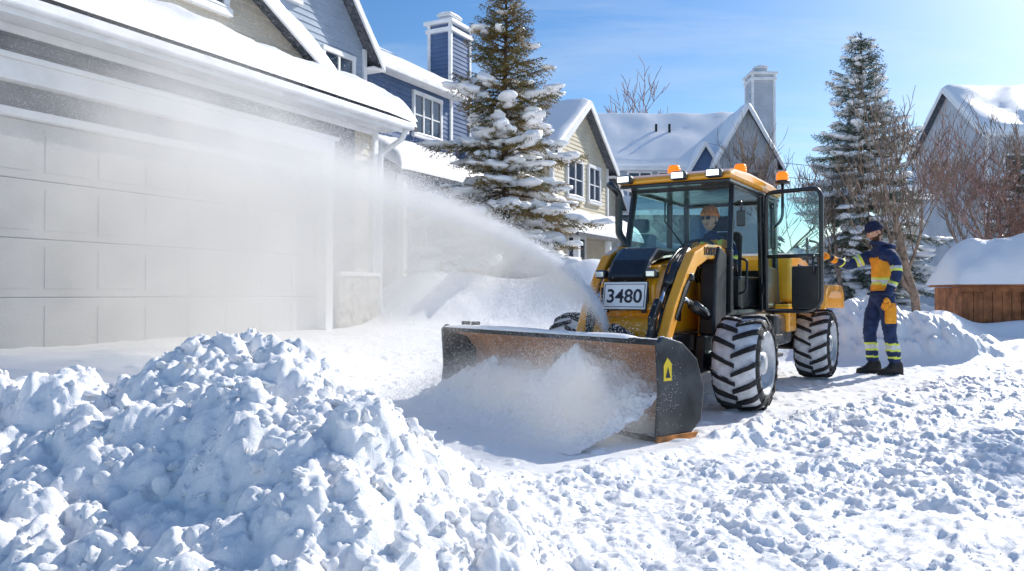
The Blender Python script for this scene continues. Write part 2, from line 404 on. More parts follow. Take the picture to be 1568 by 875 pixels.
def block(parent,M,x0,x1,y0,y1,zb,ze,za,mw,ov=.35,sn=.22,seed=0,apex=None):
    xa=(x0+x1)/2 if apex is None else apex
    lf=lambda z: x0 if z<=ze else x0+(xa-x0)*(z-ze)/(za-ze)
    rf=lambda z: x1 if z<=ze else x1-(x1-xa)*(z-ze)/(za-ze)
    laps('wall_front',parent,M@Tr(0,y0),zb,za,lf,rf,mw)
    laps('wall_back',parent,M@Tr(0,y1)@Rz(180),zb,za,lambda z:-rf(z),lambda z:-lf(z),mw)
    laps('wall_side_a',parent,M@Tr(x1,0)@Rz(90),zb,ze,lambda z:y0,lambda z:y1,mw)
    laps('wall_side_b',parent,M@Tr(x0,0)@Rz(-90),zb,ze,lambda z:-y1,lambda z:-y0,mw)
    for (x,y) in((x0,y0),(x1,y0),(x0,y1),(x1,y1)):
        bx('corner_board',x-.06,x+.06,y-.06,y+.06,zb,ze-.02,M_white,parent,.004,M)
    sl=(za-ze)/(x1-xa);sl2=(za-ze)/(xa-x0)
    zr=ze-ov*sl;zl=ze-ov*sl2; t=.12
    A=(xa,y0-ov,za+t);B=(xa,y1+ov,za+t)
    R=[(x1+ov,y0-ov,zr+t),(x1+ov,y1+ov,zr+t),B,A]
    Lq=[(x0-ov,y1+ov,zl+t),(x0-ov,y0-ov,zl+t),A,B]
    quadprism('roof_right',R,.1,M_roof,parent,M);quadprism('roof_left',Lq,.1,M_roof,parent,M)
    snowslab('roof_snow_right',R,sn,parent,M,30,16,seed);snowslab('roof_snow_left',Lq,sn,parent,M,30,16,seed+3)
    for yy,s in((y0-ov,-1),(y1+ov,1)):
        for (xe,zz) in((x1+ov,zr),(x0-ov,zl)):
            p=[(xe,yy+s*.012,zz+t+.02),(xa,yy+s*.012,za+t+.02),(xa,yy+s*.012,za+t-.2),(xe,yy+s*.012,zz+t-.2)]
            q=[(a,b-s*.05,c) for a,b,c in p]
            o=mk('rake_board',p+q,[(0,1,2,3),(7,6,5,4),(0,4,5,1),(1,5,6,2),(2,6,7,3),(3,7,4,0)],M_white,parent,M);bevelmesh(o,.004,1)
    for (xe,zz,s) in((x1+ov,zr,1),(x0-ov,zl,-1)):
        bx('gutter',xe+(-.02 if s>0 else -.09),xe+(.09 if s>0 else .02),y0-ov+.07,y1+ov-.07,zz+t-.16,zz+t-.01,M_white,parent,.02,M)
        a,b=(x1+.03,xe-.03) if s>0 else (xe+.03,x0-.03)
        bx('soffit',a,b,y0-ov+.08,y1+ov-.08,zz-.03,zz+.0,M_white,parent,.0,M)
HM=Tr(-3.08,13.0,0)@Matrix.Rotation(math.atan2(.884,.467),4,'Z')
g=empty('garage_house',HM)
I4=Matrix.Identity(4)
DX0,DX1=-6.6,-.05
laps('wall_above',g,I4,3.47,3.93,lambda z:-10.5,lambda z:.78,M_grey)
laps('wall_right',g,I4,.1,3.47,lambda z:.12,lambda z:.78,M_grey)
laps('wall_left',g,I4,.1,3.47,lambda z:-10.5,lambda z:DX0-.2,M_grey)
laps('wall_corner',g,I4,1.3,3.93,lambda z:.78,lambda z:1.32,M_beige)
bx('stone_base',.3,1.36,-.09,.05,.1,1.25,M_stone,g,.02)
bx('stone_cap',.28,1.38,-.12,.05,1.25,1.32,M_white,g,.01)
laps('wall_end',g,Tr(1.32,0)@Rz(90),.1,4.3,lambda z:0,lambda z:6,M_beige)
bx('corner_board',1.26,1.38,-.06,.06,1.3,3.92,M_white,g)
bx('door_jamb_right',DX1,DX1+.17,-.1,.12,.1,3.24,M_white,g,.01)
bx('door_jamb_left',DX0-.17,DX0,-.1,.12,.1,3.24,M_white,g,.01)
bx('door_header',DX0-.2,DX1+.2,-.12,.12,3.24,3.46,M_white,g,.01)
bx('door_header_cap',DX0-.25,DX1+.25,-.17,.1,3.46,3.52,M_white,g,.01)
bx('transom_panel',DX0,DX1,.04,.10,2.97,3.24,M_grey,g,.003)
bx('door_stop_trim',DX0,DX1,-.03,.1,2.88,2.97,M_white,g,.01)
nr=4;zr0=.25;zh=(2.88-zr0)/nr
for j in range(nr):
    bx('door_section',DX0,DX1,.10,.15,zr0+j*zh+.005,zr0+(j+1)*zh-.005,M_door,g,.008)
    nc=10
    for i in range(nc):
        w=(DX1-DX0)/nc;a=DX0+i*w
        bx('door_panel',a+.08,a+w-.08,.094,.1,zr0+j*zh+.1,zr0+(j+1)*zh-.1,M_door,g,.004)
bx('soffit',-10.5,1.6,-.5,.02,3.86,3.9,M_white,g,0)
bx('frieze',-10.5,1.34,-.045,.0,3.76,3.86,M_white,g,.01)
bx('fascia',-10.5,1.66,-.53,-.5,3.8,4.02,M_white,g,.004)
bx('gutter',-10.5,1.68,-.64,-.53,3.86,4.0,M_white,g,.03)
tube('downspout',rpath([(1.5,-.56,3.86),(1.5,-.5,3.7),(1.42,-.08,3.45),(1.42,-.06,.3)],.1),.045,M_white,g,8)
R=[(-10.5,-.56,4.03),(1.66,-.56,4.03),(1.66,3.5,5.85),(-10.5,3.5,5.85)]
quadprism('roof_lower',R,.1,M_roof,g,I4)
snowslab('roof_snow_lower',[(-10.5,-.66,4.03),(1.74,-.66,4.03),(1.74,3.5,5.85),(-10.5,3.5,5.85)],.34,g,I4,110,30,2)
mk('gable_end',[(1.32,0,3.9),(1.32,3.4,3.9),(1.32,3.4,5.7)],[(0,1,2)],M_beige,g)
block(g,I4,-9,1.05,1.1,9,4.0,4.95,7.6,M_beige,.32,.24,4,apex=-3.9)
window(g,Tr(0,1.1),-2.75,-1.15,5.45,6.6,2,2,.12)
window(g,Tr(0,1.1),-6.2,-4.6,5.45,6.6,2,2,.12)
g2=empty('lightblue_house',HM)
block(g2,I4,-1.5,4.3,2.6,9.5,.3,6.5,9.9,M_lblue,.35,.22,9)
window(g2,Tr(0,2.6),2.95,3.85,4.9,6.1,2,2)
window(g2,Tr(0,2.6),.9,2.1,6.9,7.9,2,2)
R=[(2.6,1.6,4.75),(5.0,1.6,4.75),(5.0,2.6,5.35),(2.6,2.6,5.35)]
quadprism('porch_roof',R,.12,M_roof,g2,I4); snowslab('porch_snow',R,.45,g2,I4,24,12,5)
g3=empty('darkblue_house',HM)
block(g3,Tr(0,0)@Rz(90),3.5,12,-9.4,-5.2,.2,6.75,9.0,M_dblue,.35,.22,12)
W=Tr(0,3.5)
window(g3,W,7.55,8.8,5.25,6.3,3,2)
window(g3,W,7.4,8.8,2.2,3.6,2,2)
R=[(5.2,2.2,3.9),(9.6,2.2,3.9),(9.6,3.5,4.7),(5.2,3.5,4.7)]
quadprism('porch_roof',R,.12,M_roof,g3,I4); snowslab('porch_snow',R,.35,g3,I4,30,12,6)
for x in(5.5,9.3): bx('porch_post',x-.08,x+.08,2.3,2.46,.3,3.78,M_white,g3)
def chimney(parent,M,x0,x1,y0,y1,z0,z1,mw):
    laps('chimney_front',parent,M@Tr(0,y0),z0,z1,lambda z:x0,lambda z:x1,mw)
    laps('chimney_back',parent,M@Tr(0,y1)@Rz(180),z0,z1,lambda z:-x1,lambda z:-x0,mw)
    laps('chimney_side_a',parent,M@Tr(x1,0)@Rz(90),z0,z1,lambda z:y0,lambda z:y1,mw)
    laps('chimney_side_b',parent,M@Tr(x0,0)@Rz(-90),z0,z1,lambda z:-y1,lambda z:-y0,mw)
    for x in(x0,x1):
        for y in(y0,y1): bx('chimney_corner',x-.05,x+.05,y-.05,y+.05,z0,z1,M_white,parent,.004,M)
    bx('chimney_cap_lower',x0-.1,x1+.1,y0-.1,y1+.1,z1-.25,z1-.12,M_white,parent,.01,M)
    bx('chimney_cap',x0-.14,x1+.14,y0-.14,y1+.14,z1,z1+.12,M_white,parent,.02,M)
    bx('chimney_flue',x0+.25,x1-.25,y0+.18,y1-.18,z1+.12,z1+.34,M_lgrey,parent,.02,M)
    bx('chimney_flue_cap',x0+.2,x1-.2,y0+.14,y1-.14,z1+.34,z1+.4,M_white,parent,.01,M)
    snowslab('chimney_snow',[(x0+.18,y0+.12,z1+.4),(x1-.18,y0+.12,z1+.4),(x1-.18,y1-.12,z1+.4),(x0+.18,y1-.12,z1+.4)],.14,parent,M,8,8,x0)
chimney(g3,I4,10.2,11.3,4.0,4.75,.2,9.1,M_dblue)
g4=empty('cream_house',HM)
block(g4,I4,11.4,15.9,1.2,8.5,.2,5.3,7.0,M_cream,.35,.22,15)
window(g4,Tr(0,1.2),12.5,13.6,4.0,5.1,2,2); window(g4,Tr(0,1.2),14.2,15.1,4.0,5.1,2,2)
window(g4,Tr(0,1.2),12.5,13.8,1.4,2.7,2,2)
window(g4,Tr(11.4,0)@Rz(-90),-3.4,-2.3,3.9,5.1,2,2)
R=[(10.6,.0,2.7),(16.4,.0,2.7),(16.4,1.2,3.35),(10.6,1.2,3.35)]
quadprism('porch_roof',R,.12,M_roof,g4,I4); snowslab('porch_snow',R,.35,g4,I4,30,12,8)
for x in(10.9,13.4,16.1): bx('porch_post',x-.08,x+.08,.1,.26,.2,2.58,M_white,g4)
block(g4,I4,16.6,20.5,2.5,9,.2,4.6,6.3,M_cream,.35,.22,17)
window(g4,Tr(0,2.5),17.5,18.6,3.3,4.5,2,2)
g5=empty('blue_grey_house',Tr(0,0,0))
block(g5,Rz(90),34,41,-10.2,-3.4,.2,6.5,9.2,M_lblue,.4,.25,20)
window(g5,Tr(0,34),5.0,5.9,5.0,6.1,2,2);window(g5,Tr(0,34),6.3,7.4,5.0,6.1,2,2)
R=[(3.6,32.8,4.2),(8.6,32.8,4.2),(8.6,34,4.9),(3.6,34,4.9)]
quadprism('porch_roof',R,.12,M_roof,g5,I4); snowslab('porch_snow',R,.35,g5,I4,30,12,8)
block(g5,I4,8.6,11.0,33.2,38,.2,6.6,8.7,M_lgrey,.3,.25,24)
window(g5,Tr(0,33.2),9.3,10.3,4.8,6.0,2,2)
block(g5,I4,7.4,8.8,33.4,36,.2,6.0,7.2,M_dblue,.2,.2,29)
for x in(6.5,7.1): bx('vent_pipe',x-.05,x+.05,35.8,35.9,7.5,8.6,M_frame,g5)
chimney(g5,I4,10.6,11.55,35,36,.2,10.6,M_lgrey)
g6=empty('grey_house',Tr(0,0,0))
block(g6,Rz(90),36,42,-30,-21.5,.2,8.4,10.9,M_lgrey,.4,.28,31)
W=Tr(0,36)
window(g6,W,22.3,23.3,5.9,7.2,2,2);window(g6,W,24.4,25.6,5.9,7.2,2,2);window(g6,W,22.3,23.5,2.4,3.9,2,2)
R=[(21.2,34.6,4.4),(27,34.6,4.4),(27,36,5.1),(21.2,36,5.1)]
quadprism('porch_roof',R,.12,M_roof,g6,I4); snowslab('porch_snow',R,.35,g6,I4,30,12,8)
g7=empty('tan_house',Tr(0,0,0))
block(g7,I4,25.6,29.6,47,55,.2,7.8,9.8,M_beige,.4,.25,37)
window(g7,Tr(0,47),26.3,27.3,5,6.2,2,2)
# ---------------------------------------------------------------- trees
def tris(name,A,Bv,w,m,parent,rng):
    d=Bv-A;r=rng.normal(0,1,d.shape);s=np.cross(d,r);s/=np.linalg.norm(s,axis=1,keepdims=True)+1e-9
    V=np.stack([A-s*w,A+s*w,Bv+s*w*.35,Bv-s*w*.35],1).reshape(-1,3)
    Fc=np.arange(len(V)).reshape(-1,4)
    return mknp(name,V,Fc,m,parent,smooth=False)
def conifer(name,loc,H,R,seed,mneedle,snowf,z0=.06,ex=.80,sz=1.0,nbs=(5,6,7)):
    rg=np.random.RandomState(seed);g=empty(name,Matrix.Translation(loc))
    pts=[(math.sin(i*.7)*.02*H/8,math.cos(i*.9)*.02,H*i/12) for i in range(13)]
    tube('trunk',pts,[.13*H/8*(1-i/12.6)+.008 for i in range(13)],M_bark,g,10)
    A=[];Bb=[];W=[];sp=[];ss=[];sa=[];BV=[]
    z=H*z0
    while z<H*.985:
        fr=z/H
        nb=int(rg.choice(nbs)) if fr<.75 else min(5,max(nbs))
        off=rg.uniform(0,6.28);wh=rg.uniform(.82,1.18)
        for b in range(nb):
            an=off+6.283*b/nb+rg.normal(0,.3)
            Lb=R*(1-fr)**ex*wh*rg.uniform(.62,1.18)*(.85+.25*min(1,fr*4))+.08
            if fr<.8 and rg.rand()<.08: continue
            zz=z+rg.uniform(-.12,.12)
            sb=snowf(fr)*rg.uniform(.3,1.4)
            slope=.50*fr-.06;droop=.34*(1-fr)+.06+.18*min(1,sb)*(1-fr)
            d=np.array([math.cos(an),math.sin(an),0.]);sd_=np.array([-d[1],d[0],0.])
            nst=max(4,int(Lb/.06))
            t=np.linspace(0.06,1,nst)
            P=d[None]*(Lb*t)[:,None];P[:,2]=zz+Lb*(slope*t-droop*t**1.7+.14*t**4)
            BV.append([(0,0,zz),tuple(P[nst//2]),tuple(P[-1])])
            for i in range(nst):
                tt=t[i]
                if tt<.22 and rg.rand()<.6: continue
                tl=(.09+.36*Lb*(1-tt)**.75*min(1,tt*2.6))*rg.uniform(.6,1.25)
                for s in(-1,1):
                    dirv=d*.8+sd_*s*1.0;dirv/=np.linalg.norm(dirv)
                    dirv=dirv+np.array([0,0,-.24+rg.normal(0,.12)])
                    k=max(2,int(tl/.045))
                    u=np.linspace(.0,1,k)
                    q=P[i][None]+dirv[None]*(tl*u)[:,None];q[:,2]-=.15*tl*u**2
                    qq=np.repeat(q,5,0)
                    dv=dirv[None]*.9+rg.normal(0,.5,(len(qq),3));dv/=np.linalg.norm(dv,axis=1,keepdims=True)
                    ln=rg.uniform(.045,.095,len(qq))[:,None]
                    A.append(qq);Bb.append(qq+dv*ln);W.append(rg.uniform(.004,.009,len(qq)))
            ns=max(1,int(Lb/.11))
            for i in range(ns):
                tt=rg.uniform(.30,1.0)
                if rg.rand()<sb:
                    j=min(nst-1,int(tt*nst))
                    o=sd_*rg.normal(0,.16*Lb*(1-tt)+.02)
                    s_=sz*rg.uniform(.05,.12)*(.7+.6*min(1,Lb))*(1-.3*fr)
                    sp.append(P[j]+o+np.array([0,0,s_*.12]));ss.append(s_);sa.append(an)
        z+=rg.uniform(.17,.27)*(H/8)**.5*(1.0 if fr<.75 else .6)*(1.9 if max(nbs)<4 else 1)
    A=np.concatenate(A);Bb=np.concatenate(Bb);W=np.concatenate(W)[:,None]
    tris('needles',A,Bb,W,mneedle,g,rg)
    v=[];f=[]
    for a,b,c in BV:
        a,b,c=Vector(a),Vector(b),Vector(c)
        for (p,q,r1,r2) in((a,b,.02,.012),(b,c,.012,.004)):
            i=len(v);t=(q-p).normalized();n1=t.cross(Vector((0,0,1)))
            if n1.length<.01:n1=Vector((1,0,0))
            n1.normalize();n2=t.cross(n1)
            for rr_,pp_ in((r1,p),(r2,q)):
                for k in range(4):
                    an=k*1.5708;v.append(pp_+(n1*math.cos(an)+n2*math.sin(an))*rr_)
            f+=[(i+k,i+(k+1)%4,i+4+(k+1)%4,i+4+k) for k in range(4)]
    mk('branches',v,f,M_bark,g)
    if sp: blobs('branch_snow',np.array(sp),np.array(ss),M_snow2,g,flat=(1.7,1.0,.50),jit=.5,seed=seed,ang=sa)
    print(name,len(A),len(sp)); return g
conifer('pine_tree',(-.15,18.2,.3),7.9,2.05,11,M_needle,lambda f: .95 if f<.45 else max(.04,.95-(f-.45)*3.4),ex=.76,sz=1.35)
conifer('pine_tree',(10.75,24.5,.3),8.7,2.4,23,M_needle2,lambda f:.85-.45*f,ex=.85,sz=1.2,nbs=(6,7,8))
conifer('pine_tree',(17.2,27,.3),5.2,1.6,29,M_needle2,lambda f:.8-.4*f)
conifer('pine_tree',(10.2,10.6,.2),6.4,1.35,57,M_needle2,lambda f:.5,nbs=(2,3))
def baretree(name,loc,H,seed,spread=.5,m=M_bark2,r0=None,levels=6,up=.25,nkid=3,rmin=.0045):
    rg=random.Random(seed);g=empty(name,Matrix.Translation(loc));v=[];f=[]
    def seg(p,d,Ln,r,lev):
        n=4;pp=p.copy();dd=d.copy();pts=[pp.copy()];rs=[r]
        for i in range(n):
            dd=(dd+Vector((rg.gauss(0,.10),rg.gauss(0,.10),rg.gauss(0,.06)+up*.15))).normalized()
            pp=pp+dd*Ln/n;pts.append(pp.copy());rs.append(r*(1-.45*(i+1)/n))
        sides=6 if lev<2 else 3
        i0=len(v)
        for i,q in enumerate(pts):
            a=dd.cross(Vector((.3,.2,.9)));a.normalize();b=dd.cross(a)
            for k in range(sides):
                an=6.283*k/sides;v.append(q+(a*math.cos(an)+b*math.sin(an))*rs[i])
        for i in range(n):
            for k in range(sides):f.append((i0+i*sides+k,i0+i*sides+(k+1)%sides,i0+(i+1)*sides+(k+1)%sides,i0+(i+1)*sides+k))
        if lev<levels:
            for c in range(nkid+(1 if lev<3 else 0)):
                t=rg.uniform(.35,1) if c else 1
                j=min(n,max(1,int(t*n)));ax=Vector((rg.gauss(0,1),rg.gauss(0,1),rg.gauss(0,.4))).normalized()
                nd=(dd*(1-spread*(.5 if c==0 else 1))+ax*spread*(.6 if c==0 else 1)+Vector((0,0,up))).normalized()
                seg(pts[j],nd,Ln*rg.uniform(.55,.82),max(rmin,rs[j]*(.75 if c==0 else .5)),lev+1)
    seg(Vector((0,0,0)),Vector((0,0,1)),H*.3,r0 or H*.013,0)
    zt=max(q.z for q in v);k=H/zt
    v=[q*k for q in v]
    mk('limbs',v,f,m,g,smooth=True);return g
baretree('bare_tree',(9.3,18.3,.2),6.3,5,.40,levels=5,rmin=.007)
baretree('bare_tree',(12.6,21,.3),6.2,8,.45,levels=5,rmin=.007)
M_red=mat('reddish_bark',(.30,.18,.145),.9,0,.35,8,.5,25)
baretree('bare_tree',(9.75,15.2,.6),4.2,12,.55,M_red,levels=6,nkid=3,rmin=.006)
baretree('bare_tree',(6.5,43,.3),12.8,15,.5,M_red,levels=6,rmin=.020)
baretree('bare_tree',(18.8,29,.3),8.0,19,.45,levels=5,rmin=.010)
baretree('bare_tree',(10.6,32,.3),8.0,33,.45,levels=5,rmin=.010)
baretree('bare_tree',(9.6,23,.3),5.5,63,.5,levels=5,rmin=.007)
rg=np.random.RandomState(2);A=[];Bb=[]
for i in range(260):
    x=rg.uniform(-20,130);y=rg.uniform(95,140);h=rg.uniform(5,10)
    n=90;t=rg.rand(n);rr=(1-t)*h*.22*rg.rand(n)**.5+.1;an=rg.uniform(0,6.28,n)
    a=np.stack([x+rr*np.cos(an),y+rr*np.sin(an),t*h],-1);A.append(a);Bb.append(a+np.stack([np.cos(an)*.7,np.sin(an)*.7,-.5+0*an],-1))
tris('distant_trees',np.concatenate(A),np.concatenate(Bb),.22,mat('hazed_foliage',(.16,.2,.26),.9,0,.3,.2,0,snow=.25,snowscale=.5),None,rg)  # bluish haze of distance is put into the foliage colour
g=empty('wood_shed',Tr(7.75,13.65,0)@Rz(-10))
for i in range(13):
    bx('front_board_%d'%i,i*.15,i*.15+.142,0,.025,.1,1.06,M_wood,g,.004)
for i in range(9):
    bx('side_board_%d'%i,-.028,-.003,.03+i*.15,.172+i*.15,.1,1.06,M_wood,g,.004)
    bx('far_side_board_%d'%i,1.953,1.978,.03+i*.15,.172+i*.15,.1,1.06,M_wood,g,.004)
bx('back_wall',0,1.95,1.38,1.41,.1,1.06,M_wood,g,.004)
for x in(0,.95,1.87): bx('corner_post',x-.03,x+.05,-.03,-.001,.1,.97,M_wood,g,.006)
bx('eave_board',-.08,2.03,-.05,-.003,.98,1.07,M_wood,g,.006)
bx('roof_deck',-.10,2.05,-.08,1.46,1.072,1.11,M_wood,g,.006)
snowslab('roof_snow',[(-.16,-.14,1.112),(2.10,-.14,1.112),(2.10,1.5,1.112),(-.16,1.5,1.112)],.84,g,I4,50,30,3,edge=.8)
g=empty('wood_fence',Tr(9.85,13.3,0)@Rz(-14))
for i in range(14):
    bx('picket_%d'%i,i*.15,i*.15+.138,0,.025,.1,1.02+.01*math.sin(i*3),M_wood,g,.004)
for z in(.35,.85): bx('rail',-.02,2.1,.03,.08,z,z+.09,M_wood,g,.004)
for i in range(2): bx('post',i*1.6,i*1.6+.1,.08,.18,.0,1.1,M_wood,g,.01)
snowslab('fence_snow',[(-.1,-.12,1.03),(2.2,-.12,1.03),(2.2,.3,1.03),(-.1,.3,1.03)],.26,g,I4,50,8,3)
g=empty('power_line',I4)
for k in range(3):
    pts=[(12+i*1.9,52-i*.2,8.7+k*.9-i*.05-1.2*math.sin(math.pi*i/10)) for i in range(11)]
    tube('wire_%d'%k,pts,.02,M_blk,g,4)
tube('pole',[(31,50,0),(31,50,11)],.15,M_bark,g,8)
# ---------------------------------------------------------------- wheel loader
TM=Tr(1.26,6.89,0)@Matrix.Rotation(math.atan2(-.52,.853),4,'Z')
tr=empty('wheel_loader',TM)
def wheel(x,y,R,side):
    w=.36;T=Tr(x,y,R+.0)
    if side<0: T=T@Rz(180)
    we=empty('wheel',T,tr)
    h=w/2
    prof=[(.235,-h+.03),(.27,-h-.0),(R-.09,-h-.012),(R-.045,-h+.01),(R-.028,-h+.05),(R-.024,0),(R-.028,h-.05),(R-.045,h-.01),(R-.09,h+.012),(.27,h),(.235,h-.03)]
    o=lathe('tyre',prof,[M_tyre,M_tyresnow],we,seg=48)
    mi=[]
    for pl in o.data.polygons:
        r=math.hypot(pl.center.y,pl.center.z); mi.append(1 if r>R-.06 else 0)
    o.data.polygons.foreach_set('material_index',mi)
    v=[];f=[];n=16
    for s in(-1,1):
        for k in range(n):
            th=6.2832*(k+(.5 if s>0 else 0))/n
            path=[(0.0*s-.012*s,0,R-.002),(.07*s,.10,R),(.13*s,.175,R-.004),(s*(h-.012),.235,R-.02),(s*(h+.014),.26,R-.075)]
            i0=len(v)
            for j,(xx,da,rt) in enumerate(path):
                hw=.052+.009*j*.6
                for (dd,rr) in((-hw,rt-.04),(-hw*.8,rt),(hw*.8,rt),(hw,rt-.04)):
                    a=th+da+dd
                    v.append((xx,rr*math.sin(a),rr*math.cos(a)))
            for j in range(len(path)-1):
                for c in range(3):f.append((i0+j*4+c,i0+j*4+c+1,i0+(j+1)*4+c+1,i0+(j+1)*4+c))
            f.append((i0+3,i0+2,i0+1,i0));e=i0+(len(path)-1)*4;f.append((e,e+1,e+2,e+3))
    o=mk('tread_lugs',v,f,M_tyre,we); bevelmesh(o,0)
    lathe('rim',[(.25,h-.035),(.262,h-.005),(.25,h+.004),(.236,h-.01),(.228,h-.06),(.20,h-.09),(.12,h-.075),(.09,h-.05),(.085,h-.02),(.0,h-.015)],M_rim,we)
    lathe('rim_back',[(.24,-h+.03),(.2,-h+.06),(.0,-h+.06)],M_frame,we)
    for k in range(8):
        a=k*math.pi/4;lathe('lug_nut',[(.013,h-.08),(.013,h-.055),(0,h-.053)],M_chrome,we,Tr(0,.135*math.cos(a),.135*math.sin(a)),6,False)
for x,y,s in((.75,0,1),(-.75,0,-1),(.75,2.99,1),(-.75,2.99,-1)): wheel(x,y,.39,s)
bx('chassis',-.3,.3,-.55,3.3,.36,.62,M_frame,tr,.02)
tube('front_axle',[(-.6,0,.39),(.6,0,.39)],.085,M_frame,tr); tube('rear_axle',[(-.6,2.99,.39),(.6,2.99,.39)],.085,M_frame,tr)
for s in(-1,1):
    prism('axle_bracket',[(-.2,.3),(.2,.3),(.12,.6),(-.12,.6)],s*.42-.04,s*.42+.04,M_frame,tr)
    prism('frame_gusset',[(.1,.45),(.5,.45),(.5,.8),(.3,.95),(.15,.8)],s*.33-.02,s*.33+.02,M_yel,tr)
prism('hood',[(-.60,.62),(-.68,.80),(-.68,1.02),(-.52,1.17),(.0,1.25),(.50,1.30),(.50,.62)],-.24,.24,M_yel,tr,.03)
prism('hood_black_top',[(-.66,1.035),(-.53,1.185),(-.30,1.235),(.3,1.29),(.3,1.34),(-.42,1.33),(-.6,1.22),(-.72,1.08)],-.165,.165,M_blk,tr,.025)
for k in range(8):
    t=k/7; box('grille_slat',(0,-.70+.115*t,1.08+.135*t),(.27,.02,.009),M_frame,tr,(rad(-40),0,0),.002)
for s in(-1,1):
    prism('hood_side_vent',[(-.45,.72),(-.1,.72),(-.1,1.08),(-.4,1.02)],s*.242-.006,s*.242+.006,M_blk,tr,.004)
    for k in range(6): bx('vent_slat',s*.252-.004,s*.252+.004,-.38,-.12,.76+k*.045,.775+k*.045,M_frame,tr,.001)
prism('front_bumper',[(-.62,.42),(-.80,.50),(-.82,.66),(-.74,.76),(-.6,.78),(-.55,.42)],-.30,.30,M_yel,tr,.03)
bx('bumper_guard',-.33,.33,-.86,-.8,.5,.56,M_frame,tr,.01)
PM=Tr(.02,-.765,.935)@Matrix.Rotation(rad(-12),4,'X')@Matrix.Scale(.86,4)
box('plate_backing',(0,0.012,0),(.44,.02,.27),M_frame,tr,bev=.01,M=PM)
box('number_plate',(0,0,0),(.42,.012,.25),M_plate,tr,bev=.02,M=PM)
tm=PM@Tr(0,-.008,-.012)@Matrix.Rotation(rad(90),4,'X')
text('plate_digits','3480',.175,M_ink,tr,tm)
for a in(-.105,.105): box('plate_border',(0,-.007,a),(.39,.004,.006),M_ink,tr,bev=0,M=PM)
for s in(-1,1):
    box('plate_border_side',(s*.196,-.007,0),(.006,.004,.216),M_ink,tr,bev=0,M=PM)
    bx('plate_bracket',s*.17-.02,s*.17+.02,-.75,-.64,.8,1.0,M_frame,tr)
for s in(-1,1):
    bx('headlamp_housing',s*.215-.045,s*.215+.045,-.72,-.62,1.07,1.14,M_blk,tr,.02)
    bx('headlamp_lens',s*.215-.034,s*.215+.034,-.727,-.718,1.083,1.128,M_chrome,tr,.004)
def arm(x,pts,wd,t,name,m=M_yel):
    P=[Vector((a,b)) for a,b in pts];up=[];dn=[]
    for i,p in enumerate(P):
        d=(P[min(i+1,len(P)-1)]-P[max(i-1,0)]).normalized();n=Vector((-d.y,d.x));w=wd[i]/2
        up.append(p+n*w);dn.append(p-n*w)
    poly=[tuple(q) for q in up]+[tuple(q) for q in dn[::-1]]
    return prism(name,poly,x-t/2,x+t/2,m,tr,.012)
for s,ey in((.42,-1.12),(-.34,-.86)):
    prism('loader_tower',[(.02,.6),(.36,.6),(.40,1.30),(.20,1.36),(.1,1.2)],s-.07,s+.07,M_frame,tr,.02)
    f=1 if s>0 else .82
    arm(s,[(.62,1.29),(.30,1.31),(-.05*f,1.30),(-.35*f,1.22),(-.52*f,1.08),(-.80*f,.82),(-1.0*f,.56),(ey,.40)],[.08,.12,.13,.135,.135,.115,.10,.09],.08,'loader_arm')
    o=.085*np.sign(s)
    arm(s-o*.75,[(.3,1.28),(-.35*f,1.18),(-.8*f,.78),(ey+.1,.42)],[.06,.08,.07,.05],.03,'loader_arm_inner',M_frame)
    arm(s+o*.50,[(-.47*f,1.10),(-.62*f,.98),(-.84*f,.76)],[.04,.07,.04],.008,'arm_decal_plate',M_blk)
    tube('lift_cylinder',[(s-.0,.25,.72),(s,-.32*f,.86)],.045,M_blk,tr,12); tube('lift_rod',[(s,-.32*f,.86),(s,-.62*f,.93)],.022,M_chrome,tr,10)
    tube('tilt_cylinder',[(s-o,-.22*f,1.30),(s-o,-.66*f,1.02)],.042,M_blk,tr,12);tube('tilt_rod',[(s-o,-.66*f,1.02),(s-o,-.92*f,.80)],.02,M_chrome,tr,10)
    arm(s-o,[(-.86*f,.9),(-.98*f,.76),(-1.0*f,.6)],[.06,.09,.06],.05,'bell_crank',M_frame)
    tube('tilt_link',[(s-o,-.95*f,.78),(s-o,ey,.56)],.022,M_frame,tr,8)
    for q in((.25,1.3),(-.5*f,1.08),(-.98*f,.6)):
        lathe('pivot_pin',[(.0,-.065),(.03,-.065),(.03,.065),(0,.065)],M_frame,tr,Tr(s,*q),16)
    for dx in(0,.03,.055):
        tube('hydraulic_hose',rpath([(s-o*1.6+dx,.2,1.05),(s-o*1.8+dx,-.1,1.36),(s-o*1.7+dx,-.45*f,1.22),(s-o*1.5+dx,-.7*f,.95),(s-o*1.6+dx,-.85*f,.6)],.15),.011,M_blk,tr,6)
text('arm_lettering','LOADER',.095,M_ink,tr,Tr(.464,.03,1.302)@Matrix.Rotation(rad(90),4,'Z')@Matrix.Rotation(rad(90),4,'X')@Matrix.Rotation(rad(1),4,'Z'))
tube('arm_crossbar',[(-.34,-.62,.84),(.42,-.72,.84)],.04,M_yel,tr,12)
tube('coupler_bar',[(-.5,-.90,.42),(.52,-1.14,.42)],.05,M_frame,tr,12)
tube('coupler_bar_low',[(-.5,-.90,.2),(.52,-1.14,.2)],.04,M_frame,tr,12)
lathe('blower_housing',[(0,-.09),(.15,-.09),(.17,-.06),(.17,.06),(.15,.09),(0,.09)],M_frame,tr,Tr(.14,-.93,.40)@Rz(90),32)
tube('discharge_chute',[(.18,-.94,.42),(.17,-.945,.52),(.13,-.955,.59),(.06,-.965,.64),(-.01,-.97,.67)],[.078,.076,.073,.068,.062],M_frame,tr,14)
